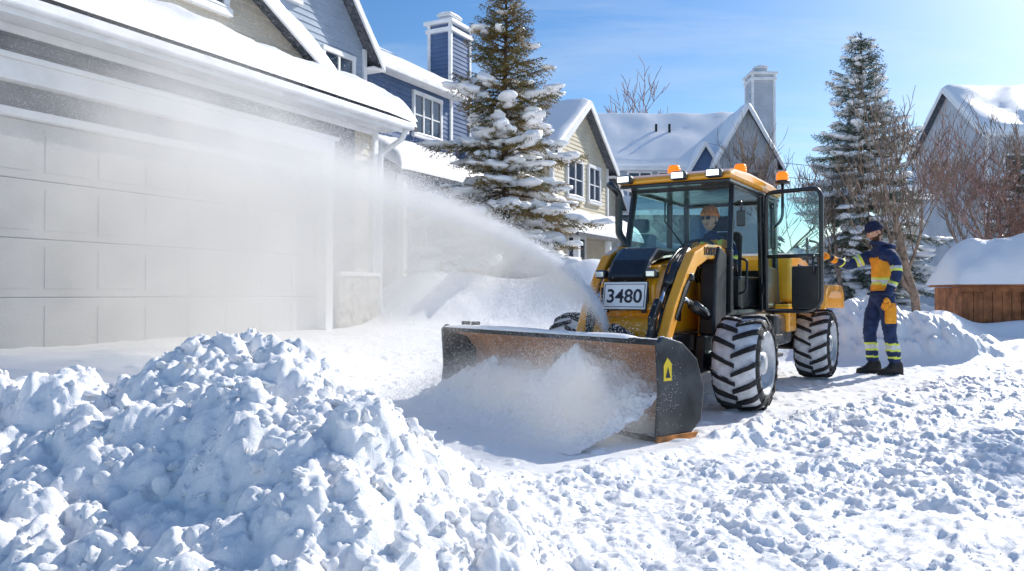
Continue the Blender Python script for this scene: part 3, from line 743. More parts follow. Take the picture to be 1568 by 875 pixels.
def beam(name,a,b,w,m=M_blk,d=None):
    a=Vector(a);b=Vector(b);dr=(b-a);Ln=dr.length
    q=dr.to_track_quat('Z','Y').to_matrix().to_4x4()
    return box(name,(0,0,0),(w,d or w,Ln),m,tr,bev=.012,M=Matrix.Translation((a+b)/2)@q)
cw=.49
bx('cab_floor',-cw,cw,.45,2.25,.62,.80,M_blk,tr,.03)
bx('cab_skirt',-cw-.03,cw+.03,.50,1.55,.56,.66,M_frame,tr,.02)
prism('cab_front_lower',[(.42,.78),(.42,1.30),(.50,1.36),(.58,1.30),(.56,.78)],-cw+.02,cw-.02,M_blk,tr,.02)
for s in(-1,1):
    x=s*cw
    beam('front_pillar_%d'%s,(x,.46,.78),(x,.47,1.34),.06); beam('windshield_pillar_%d'%s,(x,.47,1.3),(x*.96,.63,1.95),.048,d=.06)
    beam('b_pillar_%d'%s,(x,1.62,.78),(x*.97,1.60,1.95),.055); beam('rear_pillar_%d'%s,(x,2.22,.78),(x*.96,2.12,1.95),.06)
    beam('top_rail_%d'%s,(x*.96,.60,1.93),(x*.96,2.14,1.93),.05)
    bx('rear_quarter_panel_%d'%s,min(x*.98,x*1.04),max(x*.98,x*1.04),1.64,2.2,.8,1.22,M_blk,tr,.01)
    v=[(x*.99,1.64,1.22),(x*.99,2.19,1.22),(x*.965,2.1,1.91),(x*.965,1.62,1.91)]
    mk('quarter_glass_%d'%s,v,[(0,1,2,3)],M_glass,tr)
mk('windshield',[(-cw+.02,.465,1.34),(cw-.02,.465,1.34),(cw*.96-.02,.625,1.92),(-cw*.96+.02,.625,1.92)],[(0,1,2,3)],M_glass,tr)
mk('rear_glass',[(-cw,2.21,1.2),(cw,2.21,1.2),(cw*.96,2.12,1.92),(-cw*.96,2.12,1.92)],[(0,1,2,3)],M_glass,tr)
mk('far_door_glass',[(-cw,.5,.9),(-cw,1.6,.9),(-cw*.97,1.59,1.92),(-cw*.965,.64,1.92)],[(0,1,2,3)],M_glass,tr)
bx('rear_wall',-cw,cw,2.19,2.26,.78,1.2,M_blk,tr,.01)
beam('windshield_header',(-cw*.96,.63,1.93),(cw*.96,.63,1.93),.05); beam('rear_header',(-cw*.96,2.12,1.93),(cw*.96,2.12,1.93),.06)
beam('windshield_base',(-cw,.47,1.335),(cw,.47,1.335),.045)
tube('wiper',[(.1,.43,1.36),(-.12,.50,1.62),(-.14,.56,1.82)],.007,M_blk,tr,6)
prism('roof',[(.34,1.965),(.36,2.02),(.48,2.06),(1.0,2.085),(1.9,2.075),(2.22,2.04),(2.26,1.97)],-.54,.54,M_yel,tr,.03)
prism('roof_underside',[(.38,1.93),(.38,1.965),(2.24,1.965),(2.24,1.93)],-.52,.52,M_blk,tr,.01)
bx('roof_vent',-.25,.25,.9,1.6,2.075,2.11,M_blk,tr,.015)
for x in(-.44,.08,.40):
    bx('work_lamp_housing',x-.075,x+.075,.27,.37,1.965,2.045,M_blk,tr,.025)
    bx('work_lamp_lens',x-.055,x+.055,.262,.272,1.98,2.03,M_lamp,tr,.004)
    bx('work_lamp_bracket',x-.02,x+.02,.36,.42,1.99,2.0,M_blk,tr)
def beacon(x,y,z):
    T=Tr(x,y,z)@Matrix.Rotation(rad(-90),4,'Y')
    lathe('beacon_base',[(0,0),(.075,0),(.075,.025),(.062,.035),(0,.035)],M_blk,tr,T,24)
    lathe('beacon_lens',[(.058,.035),(.060,.06),(.056,.105),(.045,.122),(0,.128)],M_amber,tr,T,24)
    for k in(.06,.085): lathe('beacon_ring',[(.0605,k-.004),(.0635,k),(.0605,k+.004)],M_amber,tr,T,24)
beacon(-.12,.75,2.05);beacon(.40,1.15,2.075);beacon(.66,1.75,2.06)
tube('beacon_pole',rpath([(.50,1.9,1.6),(.66,1.75,1.7),(.66,1.75,2.06)],.08),.016,M_blk,tr,8)
tube('exhaust_stack',rpath([(-.40,.25,1.2),(-.40,.22,1.42),(-.46,.22,1.5),(-.46,.22,1.86),(-.50,.10,1.95)],.05),.034,M_blk,tr,14)
bx('air_filter',-.46,-.32,.1,.34,1.2,1.38,M_blk,tr,.04)
tube('mirror_arm',rpath([(.5,.56,1.75),(.60,.45,1.77),(.60,.45,1.67)],.04),.009,M_blk,tr,6)
bx('mirror',.56,.64,.43,.455,1.54,1.68,M_blk,tr,.012)
bx('seat_base',-.22,.22,1.42,1.85,.80,1.02,M_seat,tr,.05)
box('seat_back',(0,1.88,1.3),(.42,.12,.62),M_seat,tr,(rad(-8),0,0),.05); box('head_rest',(0,1.93,1.70),(.24,.09,.16),M_seat,tr,bev=.04)
prism('dashboard',[(.56,.80),(.56,1.30),(.72,1.36),(.88,1.24),(.78,.80)],-.3,.3,M_blk,tr,.03)
bx('side_console',.26,.42,1.1,1.9,.8,1.12,M_blk,tr,.03)
tube('joystick',[(.34,1.25,1.12),(.34,1.2,1.28)],[.012,.02],M_blk,tr,8)
SWm=Tr(0,1.02,1.36)@Matrix.Rotation(rad(42),4,'X')
pts=[SWm@Vector((.18*math.cos(6.2832*i/32),.18*math.sin(6.2832*i/32),0)) for i in range(32)]
tube('steering_wheel',pts,.016,M_blk,tr,8,closed=True)
for a in(90,210,330): tube('spoke',[SWm@Vector((0,0,0)),SWm@Vector((.18*math.cos(rad(a)),.18*math.sin(rad(a)),0))],.01,M_blk,tr,6)
tube('steering_column',[SWm@Vector((0,0,0)),(0,.72,1.1)],.03,M_blk,tr,8)
DM=Tr(.505,1.60,0)@Rz(-4)
de=empty('cab_door',DM,tr)
dw=.56
fr=rpath([(.03,0,.80),(.03,0,1.96),(dw*.93,0,1.97),(dw,0,1.9),(dw,0,.86),(dw-.12,0,.78),(.03,0,.78)],.07)
tube('door_frame',fr,.022,M_blk,de,10,closed=True)
tube('door_mid_rail',[(.03,0,1.32),(dw,0,1.32)],.02,M_blk,de,8)
mk('door_glass_upper',[(.04,0,1.33),(dw-.01,0,1.33),(dw-.02,0,1.94),(.04,0,1.94)],[(0,1,2,3)],M_glass,de)
mk('door_glass_lower',[(.04,0,.82),(dw*.5,0,.82),(dw*.5,0,1.31),(.04,0,1.31)],[(0,1,2,3)],M_glass,de)
bx('door_lower_panel',dw*.5,dw-.01,-.02,.02,.80,1.22,M_blk,de,.015)
tube('door_handle',rpath([(dw-.06,-.02,1.15),(dw-.06,-.07,1.17),(dw-.06,-.07,1.3),(dw-.06,-.02,1.32)],.03),.01,M_frame,de,8)
tube('door_rail',rpath([(.1,-.02,1.40),(.1,-.06,1.42),(.1,-.06,1.8),(.1,-.02,1.82)],.03),.01,M_frame,de,8)
for z in(1.0,1.7): tube('hinge',[(-.0,0,z-.05),(-.0,0,z+.05)],.022,M_frame,de,8)
prism('rear_hood',[(2.3,.86),(2.3,1.36),(2.5,1.40),(3.25,1.32),(3.46,1.20),(3.5,.84)],-.56,.62,M_yel,tr,.04)
for s in(-1,1):
    pr=[(2.36+0,.80),(2.42,.95),(2.58,1.05),(3.40,1.05),(3.55,.95),(3.58,.78),(3.52,.78),(3.42,.90),(3.3,.96),(2.7,.96),(2.52,.88),(2.44,.78)]
    prism('rear_fender_%d'%s,pr,s*.76-.2,s*.76+.2,M_yel,tr,.015)
prism('engine_side_panel',[(2.62,1.06),(3.3,1.06),(3.2,1.24),(2.66,1.28)],.615,.632,M_blk,tr,.005)
for k in range(6): bx('engine_louver_%d'%k,.628,.642,2.72+k*.08,2.75+k*.08,1.09,1.22,M_frame,tr,.002)
bx('rear_counterweight',-.5,.5,3.35,3.62,.42,.86,M_frame,tr,.04)
bx('tail_lamp',.5,.6,3.49,3.52,1.0,1.08,M_amber,tr,.01)
tube('grab_rail',rpath([(.60,3.40,1.22),(.69,3.46,1.24),(.69,3.46,1.56),(.60,3.40,1.58)],.04),.014,M_blk,tr,8)
tube('grab_rail_post',[(.58,3.38,1.15),(.58,3.38,1.62)],.018,M_blk,tr,8)
bx('fuel_tank',.34,.62,1.7,2.35,.42,.74,M_blk,tr,.04);bx('tool_box',.50,.66,2.05,2.38,.55,.84,M_yel,tr,.02)
bx('tank_far',-.62,-.34,1.2,2.3,.42,.74,M_blk,tr,.04)
for z in(.34,.52): bx('step_%d'%int(z*100),.46,.72,1.0,1.5,z,z+.035,M_frame,tr,.008)
for y in(1.02,1.48): bx('step_hanger',.5,.54,y-.015,y+.015,.3,.7,M_frame,tr,.004)
bx('battery_box',.32,.6,.52,.98,.44,.62,M_blk,tr,.02)
tube('cab_grab_rail',rpath([(.53,.62,.95),(.6,.60,.97),(.6,.64,1.25),(.53,.64,1.27)],.03),.011,M_frame,tr,8)
# ---------------------------------------------------------------- bucket
BMw=Tr(-.55,7.2,.01)@Matrix.Rotation(math.atan2(-.802,.597),4,'Z')
bk=empty('snow_bucket',TM.inverted()@BMw,tr)
BW=2.56
inn=[(0,.03),(.18,.045),(.26,.12),(.30,.28),(.27,.44),(.17,.55),(-.02,.61)]
outp=[(-.04,.64),(.185,.585),(.305,.46),(.34,.28),(.295,.095),(.19,.008),(-.02,.0)]
v=[];n=len(inn)
for x in(0,BW): v+=[(x,a,b) for a,b in inn]
mk('bucket_inner_face',v,[(i,i+1,i+1+n,i+n) for i in range(n-1)],M_rust,bk,smooth=True)
v=[]
for x in(0,BW): v+=[(x,a,b) for a,b in outp]
mk('bucket_outer_shell',v,[(i,i+1,i+1+n,i+n) for i in range(n-1)],M_steel,bk,smooth=True)
bx('top_lip',-.01,BW+.01,-.06,.02,.606,.648,M_steel,bk,.01)
bx('cutting_edge',0,BW,-.09,.02,.0,.03,M_steel,bk,.005)
sp_=[(-.10,0),(.20,-.0),(.33,.10),(.36,.31),(.29,.51),(.15,.62),(-.04,.67),(-.09,.63),(-.07,.32)]
prism('side_plate_near',sp_,BW,BW+.035,M_steel,bk,.012);prism('side_plate_far',sp_,-.035,0,M_steel,bk,.012)
prism('side_cutter',[(-.12,-.005),(.24,-.005),(.28,.03),(-.1,.035)],BW+.03,BW+.055,mat('orange_wear',(.5,.2,.05),.7,.2,.4,8,.4,30),bk,.004)
mk('warning_decal',[(BW+.038,-.04,.38),(BW+.038,.035,.38),(BW+.038,.035,.49),(BW+.038,-.005,.53),(BW+.038,-.04,.48)],[(0,1,2,3,4)],M_warn,bk)
mk('warning_symbol',[(BW+.041,-.025,.40),(BW+.041,.02,.40),(BW+.041,-.002,.47)],[(0,1,2)],M_ink,bk)
for x in(.3,.9,1.5,2.1,2.4): prism('rib',[(.29,.08),(.36,.1),(.40,.3),(.35,.5),(.29,.48),(.33,.3)],x-.02,x+.02,M_steel,bk,.004)
snowslab('lip_snow',[(-.03,-.07,.645),(BW*.9,-.07,.645),(BW*.9,.08,.635),(-.03,.08,.635)],.035,bk,I4,60,4,6)
for x in(.2,.35): bx('hook',x,x+.03,-.02,.06,.645,.70,M_steel,bk)
nu,nv=320,150
u=np.linspace(.02,BW-.02,nu);d=np.linspace(-.78,.29,nv);U,Dd=np.meshgrid(u,d)
top=.25+.24*np.exp(-((U-1.72)/.42)**2)+.10*np.exp(-((U-.6)/.5)**2)+.10*fbm(U*3,Dd*3,3,90)
top=top*(.55+.45*np.minimum(1,U/.4))*(1-.15*sst(2.1,2.55,U))
prof=np.where(Dd>0,1-.10*(Dd/.3)**2,np.maximum(0,1+Dd/(.74-.18*fbm(U*2,U*0,2,91)))**1.6)
ln=lumps(U,Dd,.12,92,.35)*.03+lumps(U,Dd,.05,93,.5)*.018+.06*fbm(U*7,Dd*7,5,94,.6)+.014*fbm(U*45,Dd*45,2,95)
Z=top*prof+ln*np.minimum(1,prof*5)-.012*(prof<=.02)
idx=np.arange(nu*nv).reshape(nv,nu);F=np.stack([idx[:-1,:-1],idx[:-1,1:],idx[1:,1:],idx[1:,:-1]],-1).reshape(-1,4)
mknp('snow_load',np.stack([U,Dd,Z],-1).reshape(-1,3),F,M_snow,bk)
# ---------------------------------------------------------------- people
def skinmesh(J,B,root,sub=2):
    names=list(J);me=D.meshes.new('tmp');me.from_pydata([J[n][0] for n in names],[(names.index(a),names.index(b)) for a,b in B],[])
    o=D.objects.new('tmp',me);sc.collection.objects.link(o)
    o.modifiers.new('s','SKIN')
    sk=me.skin_vertices[0].data
    for i,n in enumerate(names):
        r=J[n][1];sk[i].radius=(r,r) if not isinstance(r,tuple) else r;sk[i].use_root=(n==root)
    o.modifiers['s'].branch_smoothing=.6
    m=o.modifiers.new('u','SUBSURF');m.levels=sub;m.render_levels=sub
    C.view_layer.update();dg=C.evaluated_depsgraph_get();nm=D.meshes.new_from_object(o.evaluated_get(dg))
    D.objects.remove(o);return nm
def place(name,me,mats,parent,M=None,cls=None):
    me.materials.clear()
    for q in mats: me.materials.append(q)
    if cls: me.polygons.foreach_set('material_index',[cls(p.center) for p in me.polygons])
    else: me.polygons.foreach_set('material_index',[0]*len(me.polygons))
    me.polygons.foreach_set('use_smooth',[True]*len(me.polygons))
    if M is not None: me.transform(M)
    me.name=name;o=D.objects.new(name,me);sc.collection.objects.link(o);o.parent=parent;return o
def near(p,a,b):
    a=Vector(a);b=Vector(b);ab=b-a;t=max(0,min(1,(p-a).dot(ab)/ab.length_squared));return (p-(a+ab*t)).length,t
def hand(name,parent,M,m,curl=.5,side=1):
    J={'w':((0,-.02,0),.026),'p1':((0,.03,0),.032),'p2':((-.018*side,.075,0),.026),'p3':((.02*side,.072,0),.024)}
    place(name+'_palm',skinmesh(J,[('w','p1'),('p1','p2'),('p1','p3')],'p1'),[m],parent,M)
    for k,(x,l) in enumerate(((-.032,.070),(-.011,.080),(.011,.074),(.031,.058))):
        x*=side;a=0;p=Vector((x*.9,.06,0));J={};B=[];q=p.copy();J['j0']=(tuple(q),.0115)
        for i,fr in enumerate((.2,.42,.3,.22)):
            a+= (0 if i==0 else curl*1.15);q=q+Vector((x*.06,math.cos(a),-math.sin(a)))*l*fr*1.15;J['j%d'%(i+1)]=(tuple(q),.0105-.001*i);B.append(('j%d'%i,'j%d'%(i+1)))
        place(name+'_finger_%d'%k,skinmesh(J,B,'j0',1),[m],parent,M)
    J={'a':((-.012*side,.01,-.005),.015),'b':((-.045*side,.035,-.012),.013),'c':((-.058*side,.065,-.028),.012),'d':((-.055*side,.088,-.040),.010)}
    place(name+'_thumb',skinmesh(J,[('a','b'),('b','c'),('c','d')],'a',1),[m],parent,M)
def head(parent,M,hatm,beard=True,shades=False):
    nlat,nlon=36,48;v=[];f=[]
    for i in range(nlat+1):
        th=math.pi*i/nlat
        for j in range(nlon):
            ph=2*math.pi*j/nlon
            x=math.sin(th)*math.sin(ph);y=math.sin(th)*math.cos(ph);z=math.cos(th)
            X=x*.076;Y=y*.096;Z=z*.118
            if Z<0:
                k=-Z/.118;X*=1-.28*k;Y=Y*(1-.10*k)+.012*k
                if y<0: Y*=1-.35*k
            if y>0:
                fl=math.exp(-(X/.05)**2)
                Y-=.006*fl*(1 if Z>-.08 else 0)
                Y+=.026*math.exp(-(X/.011)**2)*math.exp(-((Z+.022)/.016)**2)+.014*math.exp(-(X/.009)**2)*math.exp(-((Z-.002)/.02)**2)
                Y+=.007*math.exp(-(X/.045)**2)*math.exp(-((Z-.026)/.010)**2)
                for e in(-.031,.031): Y-=.010*math.exp(-((X-e)/.014)**2)*math.exp(-((Z-.006)/.010)**2)
                Y+=.006*math.exp(-(X/.022)**2)*math.exp(-((Z+.058)/.008)**2)-.005*math.exp(-(X/.025)**2)*math.exp(-((Z+.052)/.003)**2)
                Y+=.010*math.exp(-(X/.025)**2)*math.exp(-((Z+.095)/.016)**2)
                for e in(-.045,.045): Y+=.004*math.exp(-((X-e)/.016)**2)*math.exp(-((Z+.02)/.014)**2)
            v.append((X,Y,Z))
    mi=[]
    for i in range(nlat):
        for j in range(nlon):
            a,b=i*nlon+j,i*nlon+(j+1)%nlon;f.append((a,a+nlon,b+nlon,b))
            X=(v[a][0]+v[b][0])/2;Y=v[a][1];Z=(v[a][2]+v[a+nlon][2])/2
            k=0
            if beard and Z<-.036 and Y>.0 and not(abs(X)<.02 and -.068<Z<-.048): k=1
            if Y<.012 and Z>-.06 : k=1
            if abs(X)<.022 and -.066<Z<-.050 and Y>.05: k=2
            mi.append(k)
    mk('head',v,f,[M_skin,M_beard,M_lip],parent,M,True,mi)
    for e in(-.031,.031):
        for nm,r,dy,mm in(('eye',.0115,.075,M_eye),('iris',.006,.0815,M_ink)):
            mk(nm,[(q[0]*r+e,q[1]*r+dy,q[2]*r+.005) for q in IV2],IF2,mm,parent,M,True)
        mk('eyebrow',[(q[0]*.017+e,q[1]*.006+.085,q[2]*.004+.024) for q in IV2],IF2,M_beard,parent,M,True)
        s=1 if e>0 else -1
        mk('ear',[(q[0]*.010+s*.077,q[1]*.020-.004+q[2]*.004,q[2]*.031-.004) for q in IV2],IF2,M_skin,parent,M,True)
    v=[];f=[];n=40;rows=[(.018,1.04),(.022,1.10),(.045,1.13),(.058,1.11),(.06,1.05),(.085,.99),(.108,.86),(.126,.66),(.137,.40),(.141,.12),(.142,0.001)]
    for z,k in rows:
        for j in range(n):
            a=2*math.pi*j/n;rib=1+.012*math.cos(a*20) if z<.06 else 1
            v.append((math.sin(a)*.080*k*rib,math.cos(a)*.099*k*rib-.004,z+(.010*math.cos(a) if z<.07 else 0)))
    for i in range(len(rows)-1):
        for j in range(n): a=i*n+j;b=i*n+(j+1)%n;f.append((a,b,b+n,a+n))
    mk('beanie',v,f,hatm,parent,M,True)
    if shades:
        for e in(-.031,.031): mk('lens',[(q[0]*.027+e,q[1]*.006+.096-abs(q[0]*.025+e)*.15,q[2]*.021+.004) for q in IV2],IF2,M_ink,parent,M,True)
        tube('glasses_frame',[M@Vector(q) for q in((-.076,.0,.01),(-.066,.075,.012),(-.03,.094,.014),(0,.097,.012),(.03,.094,.014),(.066,.075,.012),(.076,0,.01))],.003,M_ink,parent,6)
wx,wy=4.36,9.4
gz=hgt(wx,wy)
wk=empty('worker',Tr(wx,wy,gz+.0)@Rz(94))
J={'pel':((0,-.01,.96),.145),'sp':((0,-.02,1.10),.150),'ch':((0,-.01,1.28),.158),'uc':((0,.0,1.42),.125),'nk':((0,.015,1.52),.078),'nt':((0,.035,1.58),.055),
 'sR':((.17,.0,1.42),.088),'eR':((.235,.27,1.285),.066),'wR':((.17,.50,1.365),.046),'cR':((.165,.53,1.375),.045),
 'sL':((-.17,-.01,1.42),.088),'mL':((-.25,-.03,1.30),.075),'eL':((-.275,-.03,1.16),.066),'wL':((-.265,.06,.95),.048),'cL':((-.262,.075,.92),.047),
 'hR':((.085,.0,.88),.118),'tR':((.10,.06,.68),.098),'kR':((.105,.09,.50),.080),'fR':((.105,.07,.30),.076),'aR':((.105,.05,.12),.072),
 'hL':((-.085,-.01,.88),.118),'tL':((-.11,-.03,.68),.098),'kL':((-.12,-.03,.50),.080),'fL':((-.12,-.07,.30),.076),'aL':((-.12,-.09,.12),.072)}
B=[('pel','sp'),('sp','ch'),('ch','uc'),('uc','nk'),('nk','nt'),('uc','sR'),('sR','eR'),('eR','wR'),('wR','cR'),('uc','sL'),('sL','mL'),('mL','eL'),('eL','wL'),('wL','cL'),
 ('pel','hR'),('hR','tR'),('tR','kR'),('kR','fR'),('fR','aR'),('pel','hL'),('hL','tL'),('tL','kL'),('kL','fL'),('fL','aL')]
def cls(p):
    best=min(((near(p,J[a][0],J[b][0])[0]/max(.05,(J[a][1]+J[b][1])/2),a,b,near(p,J[a][0],J[b][0])[1]) for a,b in B),key=lambda q:q[0])
    _,a,b,t=best;k=a+b
    if k in('ucnk','nknt'): return 0
    if a=='sR': return 2 if .50<t<.60 else (3 if .60<=t<.68 else (2 if .68<=t<.76 else 0))
    if k=='eRwR': return 2 if .45<t<.55 else (1 if t>.86 else 0)
    if k=='mLeL': return 2 if .1<t<.3 else(3 if .3<=t<.5 else(2 if .5<=t<.7 else 0))
    if k=='eLwL': return 2 if .35<t<.5 else(3 if .5<=t<.6 else 0)
    if b in('sR','sL','mL','eL','wL','cL','cR'): return 0
    if a in('pel','sp','ch','uc') and b in('sp','ch','uc'):
        z=p.z
        if z>1.37: return 0
        if 1.05<z<1.075 or 1.12<z<1.145: return 2
        if 1.075<=z<=1.12: return 3
        if z<.98: return 0
        return 1
    z=p.z
    if .275<z<.30 or .345<z<.37: return 2
    if .30<=z<=.345: return 3
    if .19<z<.215: return 2
    if .62<z<.92 and p.x<-.165: return 1
    return 0
me=skinmesh(J,B,'pel',3)
for v_ in me.vertices:
    c0=v_.co.copy()
    n_=noise.noise(c0*9)*.012+noise.noise(Vector((c0.x*12,c0.y*12,c0.z*30)))*.008
    v_.co=c0+v_.normal*n_
place('body',me,[M_navy,M_orange,M_hivis,M_silver],wk,cls=cls)
tube('collar',[(math.sin(a)*.078,.03+math.cos(a)*.078,1.535+.01*math.cos(a)) for a in [6.283*i/20 for i in range(20)]],.024,M_navy,wk,8,True)
tube('jacket_hem',[(math.sin(a)*.185,-.005+math.cos(a)*.135,.945) for a in [6.283*i/28 for i in range(28)]],.018,M_navy,wk,8,True)
box('thigh_pocket',(-.195,.0,.70),(.04,.13,.2),M_orange,wk,bev=.015)
tube('hood_roll',[(.11,-.02,1.49),(.07,-.10,1.50),(0,-.125,1.50),(-.07,-.10,1.50),(-.11,-.02,1.49)],[.025,.04,.045,.04,.025],M_navy,wk,10)
def boot(x,y):
    v=[];f=[];n=16
    sec=[(-.085,.040,.10),(-.07,.05,.16),(-.02,.052,.20),(.03,.05,.17),(.08,.050,.10),(.14,.052,.075),(.185,.042,.06),(.20,.02,.03)]
    for (yy,w,h) in sec:
        for k in range(n):
            a=2*math.pi*k/n;c,s=math.cos(a),math.sin(a)
            v.append((x+w*(abs(c)**.7)*(1 if c>0 else -1),y+yy,max(0,h*.5+h*.5*(abs(s)**.7)*(1 if s>0 else -1))))
    for i in range(len(sec)-1):
        for k in range(n):f.append((i*n+k,i*n+(k+1)%n,(i+1)*n+(k+1)%n,(i+1)*n+k))
    f+=[tuple(range(n)),tuple(range((len(sec)-1)*n,len(sec)*n))]
    o=mk('boot',v,f,M_boot,wk);bevelmesh(o,0);o.data.polygons.foreach_set('use_smooth',[True]*len(o.data.polygons))
    bx('boot_sole',x-.052,x+.052,y-.09,y+.19,-.01,.022,M_blk,wk,.01)
boot(.105,.05);boot(-.12,-.09)
head(wk,Tr(0,.075,1.675)@Matrix.Rotation(rad(-24),4,'X'),M_knit,True,False)
hand('hand_right',wk,Tr(.165,.55,1.38)@Matrix.Rotation(rad(75),4,'Y')@Matrix.Rotation(rad(5),4,'X'),M_orange,.75,1)
hand('hand_left',wk,Tr(-.262,.085,.90)@Matrix.Rotation(rad(-80),4,'X')@Matrix.Rotation(rad(-80),4,'Y'),M_orange,.35,1)
dr=empty('driver',TM.copy())
J={'pel':((0,1.66,1.06),.15),'sp':((0,1.66,1.20),.15),'ch':((0,1.62,1.36),.155),'uc':((0,1.58,1.47),.12),'nk':((0,1.55,1.55),.07),'nt':((0,1.53,1.60),.055),
 'sR':((-.17,1.57,1.46),.08),'eR':((-.26,1.38,1.27),.06),'wR':((-.16,1.17,1.38),.042),
 'sL':((.17,1.57,1.46),.08),'eL':((.26,1.38,1.27),.06),'wL':((.16,1.17,1.38),.042),
 'hR':((-.09,1.60,1.03),.11),'kR':((-.14,1.2,1.06),.075),'aR':((-.14,1.05,.86),.06),
 'hL':((.09,1.60,1.03),.11),'kL':((.14,1.2,1.06),.075),'aL':((.14,1.05,.86),.06)}
B=[('pel','sp'),('sp','ch'),('ch','uc'),('uc','nk'),('nk','nt'),('uc','sR'),('sR','eR'),('eR','wR'),('uc','sL'),('sL','eL'),('eL','wL'),('pel','hR'),('hR','kR'),('kR','aR'),('pel','hL'),('hL','kL'),('kL','aL')]
def cls2(p):
    if p.z<1.1: return 0
    if abs(p.x)<.20 and p.z<1.50 and p.y<1.62:
        if abs(abs(p.x)-.09)<.022: return 2
        return 1
    if abs(p.x)>.17 and 1.30<p.z<1.33: return 2
    return 0
place('body',skinmesh(J,B,'pel',2),[M_navy,M_orange,M_hivis],dr,cls=cls2)
head(dr,Tr(.0,1.47,1.715)@Rz(180-12),M_knito,False,True)
for s in(-1,1): hand('hand_%s'%('left' if s>0 else 'right'),dr,Tr(s*.16,1.17,1.38)@Rz(180)@Matrix.Rotation(rad(20),4,'X'),M_blk,.8,s)
# ---------------------------------------------------------------- snow spray
SX,SY=.735,6.09
SM=Tr(SX,SY,0)@Matrix.Rotation(math.atan2(.555,-.832),4,'Z')
ZC0,ZC1,ZP=.58,.83,.45
def radii(q): return .04+.06*q+.036*q*q
def down(q): return radii(q)*1.4+.26*q
m,nt,out=newmat('selflit_snow_mist')
tc=N(nt,'ShaderNodeTexCoord');sx=N(nt,'ShaderNodeSeparateXYZ');L(nt,tc.outputs['Object'],sx.inputs[0])
t=mth(nt,'MAXIMUM',sx.outputs[0],.0)
ax_=mth(nt,'MULTIPLY_ADD',mth(nt,'POWER',t,ZP),ZC1,ZC0)
r=mth(nt,'MULTIPLY_ADD',mth(nt,'MULTIPLY',t,t),.036,mth(nt,'MULTIPLY_ADD',t,.06,.04))
dz=mth(nt,'SUBTRACT',sx.outputs[2],ax_)
upf=mth(nt,'DIVIDE',mth(nt,'MAXIMUM',dz,0),mth(nt,'MULTIPLY',r,.8))
dnf=mth(nt,'DIVIDE',mth(nt,'MAXIMUM',mth(nt,'MULTIPLY',dz,-1),0),mth(nt,'MULTIPLY_ADD',r,1.4,mth(nt,'MULTIPLY',t,.26)))
yf=mth(nt,'DIVIDE',sx.outputs[1],r)
rr=mth(nt,'ADD',mth(nt,'ADD',mth(nt,'MULTIPLY',upf,upf),mth(nt,'MULTIPLY',dnf,dnf)),mth(nt,'MULTIPLY',yf,yf))
e=mth(nt,'EXPONENT',mth(nt,'MULTIPLY',rr,-1.2))
ns=N(nt,'ShaderNodeTexNoise');ns.inputs['Scale'].default_value=1.7;ns.inputs['Detail'].default_value=3;L(nt,tc.outputs['Object'],ns.inputs['Vector'])
nf=N(nt,'ShaderNodeMapRange');nf.inputs[1].default_value=.3;nf.inputs[2].default_value=.7;nf.inputs[3].default_value=.3;nf.inputs[4].default_value=1.5;L(nt,ns.outputs[0],nf.inputs[0])
amp=mth(nt,'MULTIPLY_ADD',t,-.04,1.3)
den=mth(nt,'MULTIPLY',mth(nt,'MULTIPLY',mth(nt,'MULTIPLY',e,nf.outputs[0]),amp),mth(nt,'DIVIDE',1.0,mth(nt,'ADD',r,.02)))
gate=mth(nt,'MULTIPLY',sx.outputs[0],8,clamp=True);den=mth(nt,'MULTIPLY',den,gate)
vs_=N(nt,'ShaderNodeVolumeScatter');vs_.inputs['Color'].default_value=(.98,.985,1,1);vs_.inputs['Anisotropy'].default_value=.25
em=N(nt,'ShaderNodeEmission');em.inputs[0].default_value=(.97,.98,1,1);L(nt,mth(nt,'MULTIPLY',den,.34),em.inputs[1])  # mist emits light of its own, standing in for multiple scattering
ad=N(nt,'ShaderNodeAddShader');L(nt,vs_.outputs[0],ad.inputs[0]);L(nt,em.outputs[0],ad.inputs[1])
L(nt,den,vs_.inputs['Density']);L(nt,ad.outputs[0],out.inputs['Volume'])
try: m.cycles.volume_step_rate=2.0
except Exception as ex: print(ex)
sp=empty('snow_spray',SM)
v=[];f=[];T=[-.02,.3,.7,1.2,1.8,2.5,3.3,4.2,5.2,6.3,7.3];n=12
for tt in T:
    q=max(tt,0);rr_=radii(q);zc=ZC0+ZC1*q**ZP
    for k in range(n):
        a=2*math.pi*k/n;ru=rr_*1.4+.02;rd=down(q)*1.6+.02
        v.append((tt,math.cos(a)*rr_*1.7,max(.12,zc+math.sin(a)*(ru if math.sin(a)>0 else rd))))
for i in range(len(T)-1):
    for k in range(n):f.append((i*n+k,i*n+(k+1)%n,(i+1)*n+(k+1)%n,(i+1)*n+k))
f+=[tuple(range(n-1,-1,-1)),tuple(range((len(T)-1)*n,len(T)*n))]
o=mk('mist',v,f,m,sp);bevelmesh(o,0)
def grains(name,P,S,parent):
    iv=np.array([(1,0,-.7),(-1,0,-.7),(0,1,.7),(0,-1,.7)],float);iff=np.array([(0,1,2),(0,3,1),(2,3,0),(1,3,2)])
    rg=np.random.RandomState(1);A_=rg.normal(0,1,(len(P),3,3));Q,_=np.linalg.qr(A_)
    V=P[:,None,:]+np.einsum('vi,nij->nvj',iv,Q)*S[:,None,None];Fc=(iff[None]+(np.arange(len(P))*4)[:,None,None]).reshape(-1,3)
    mknp(name,V.reshape(-1,3),Fc,M_grain,parent,smooth=False)
rg=np.random.RandomState(9);n=270000
q=7.2*rg.rand(n)**1.05
rr_=radii(q);zc=ZC0+ZC1*q**ZP
wide=np.where(rg.rand(n)<.16,2.0,1.0)
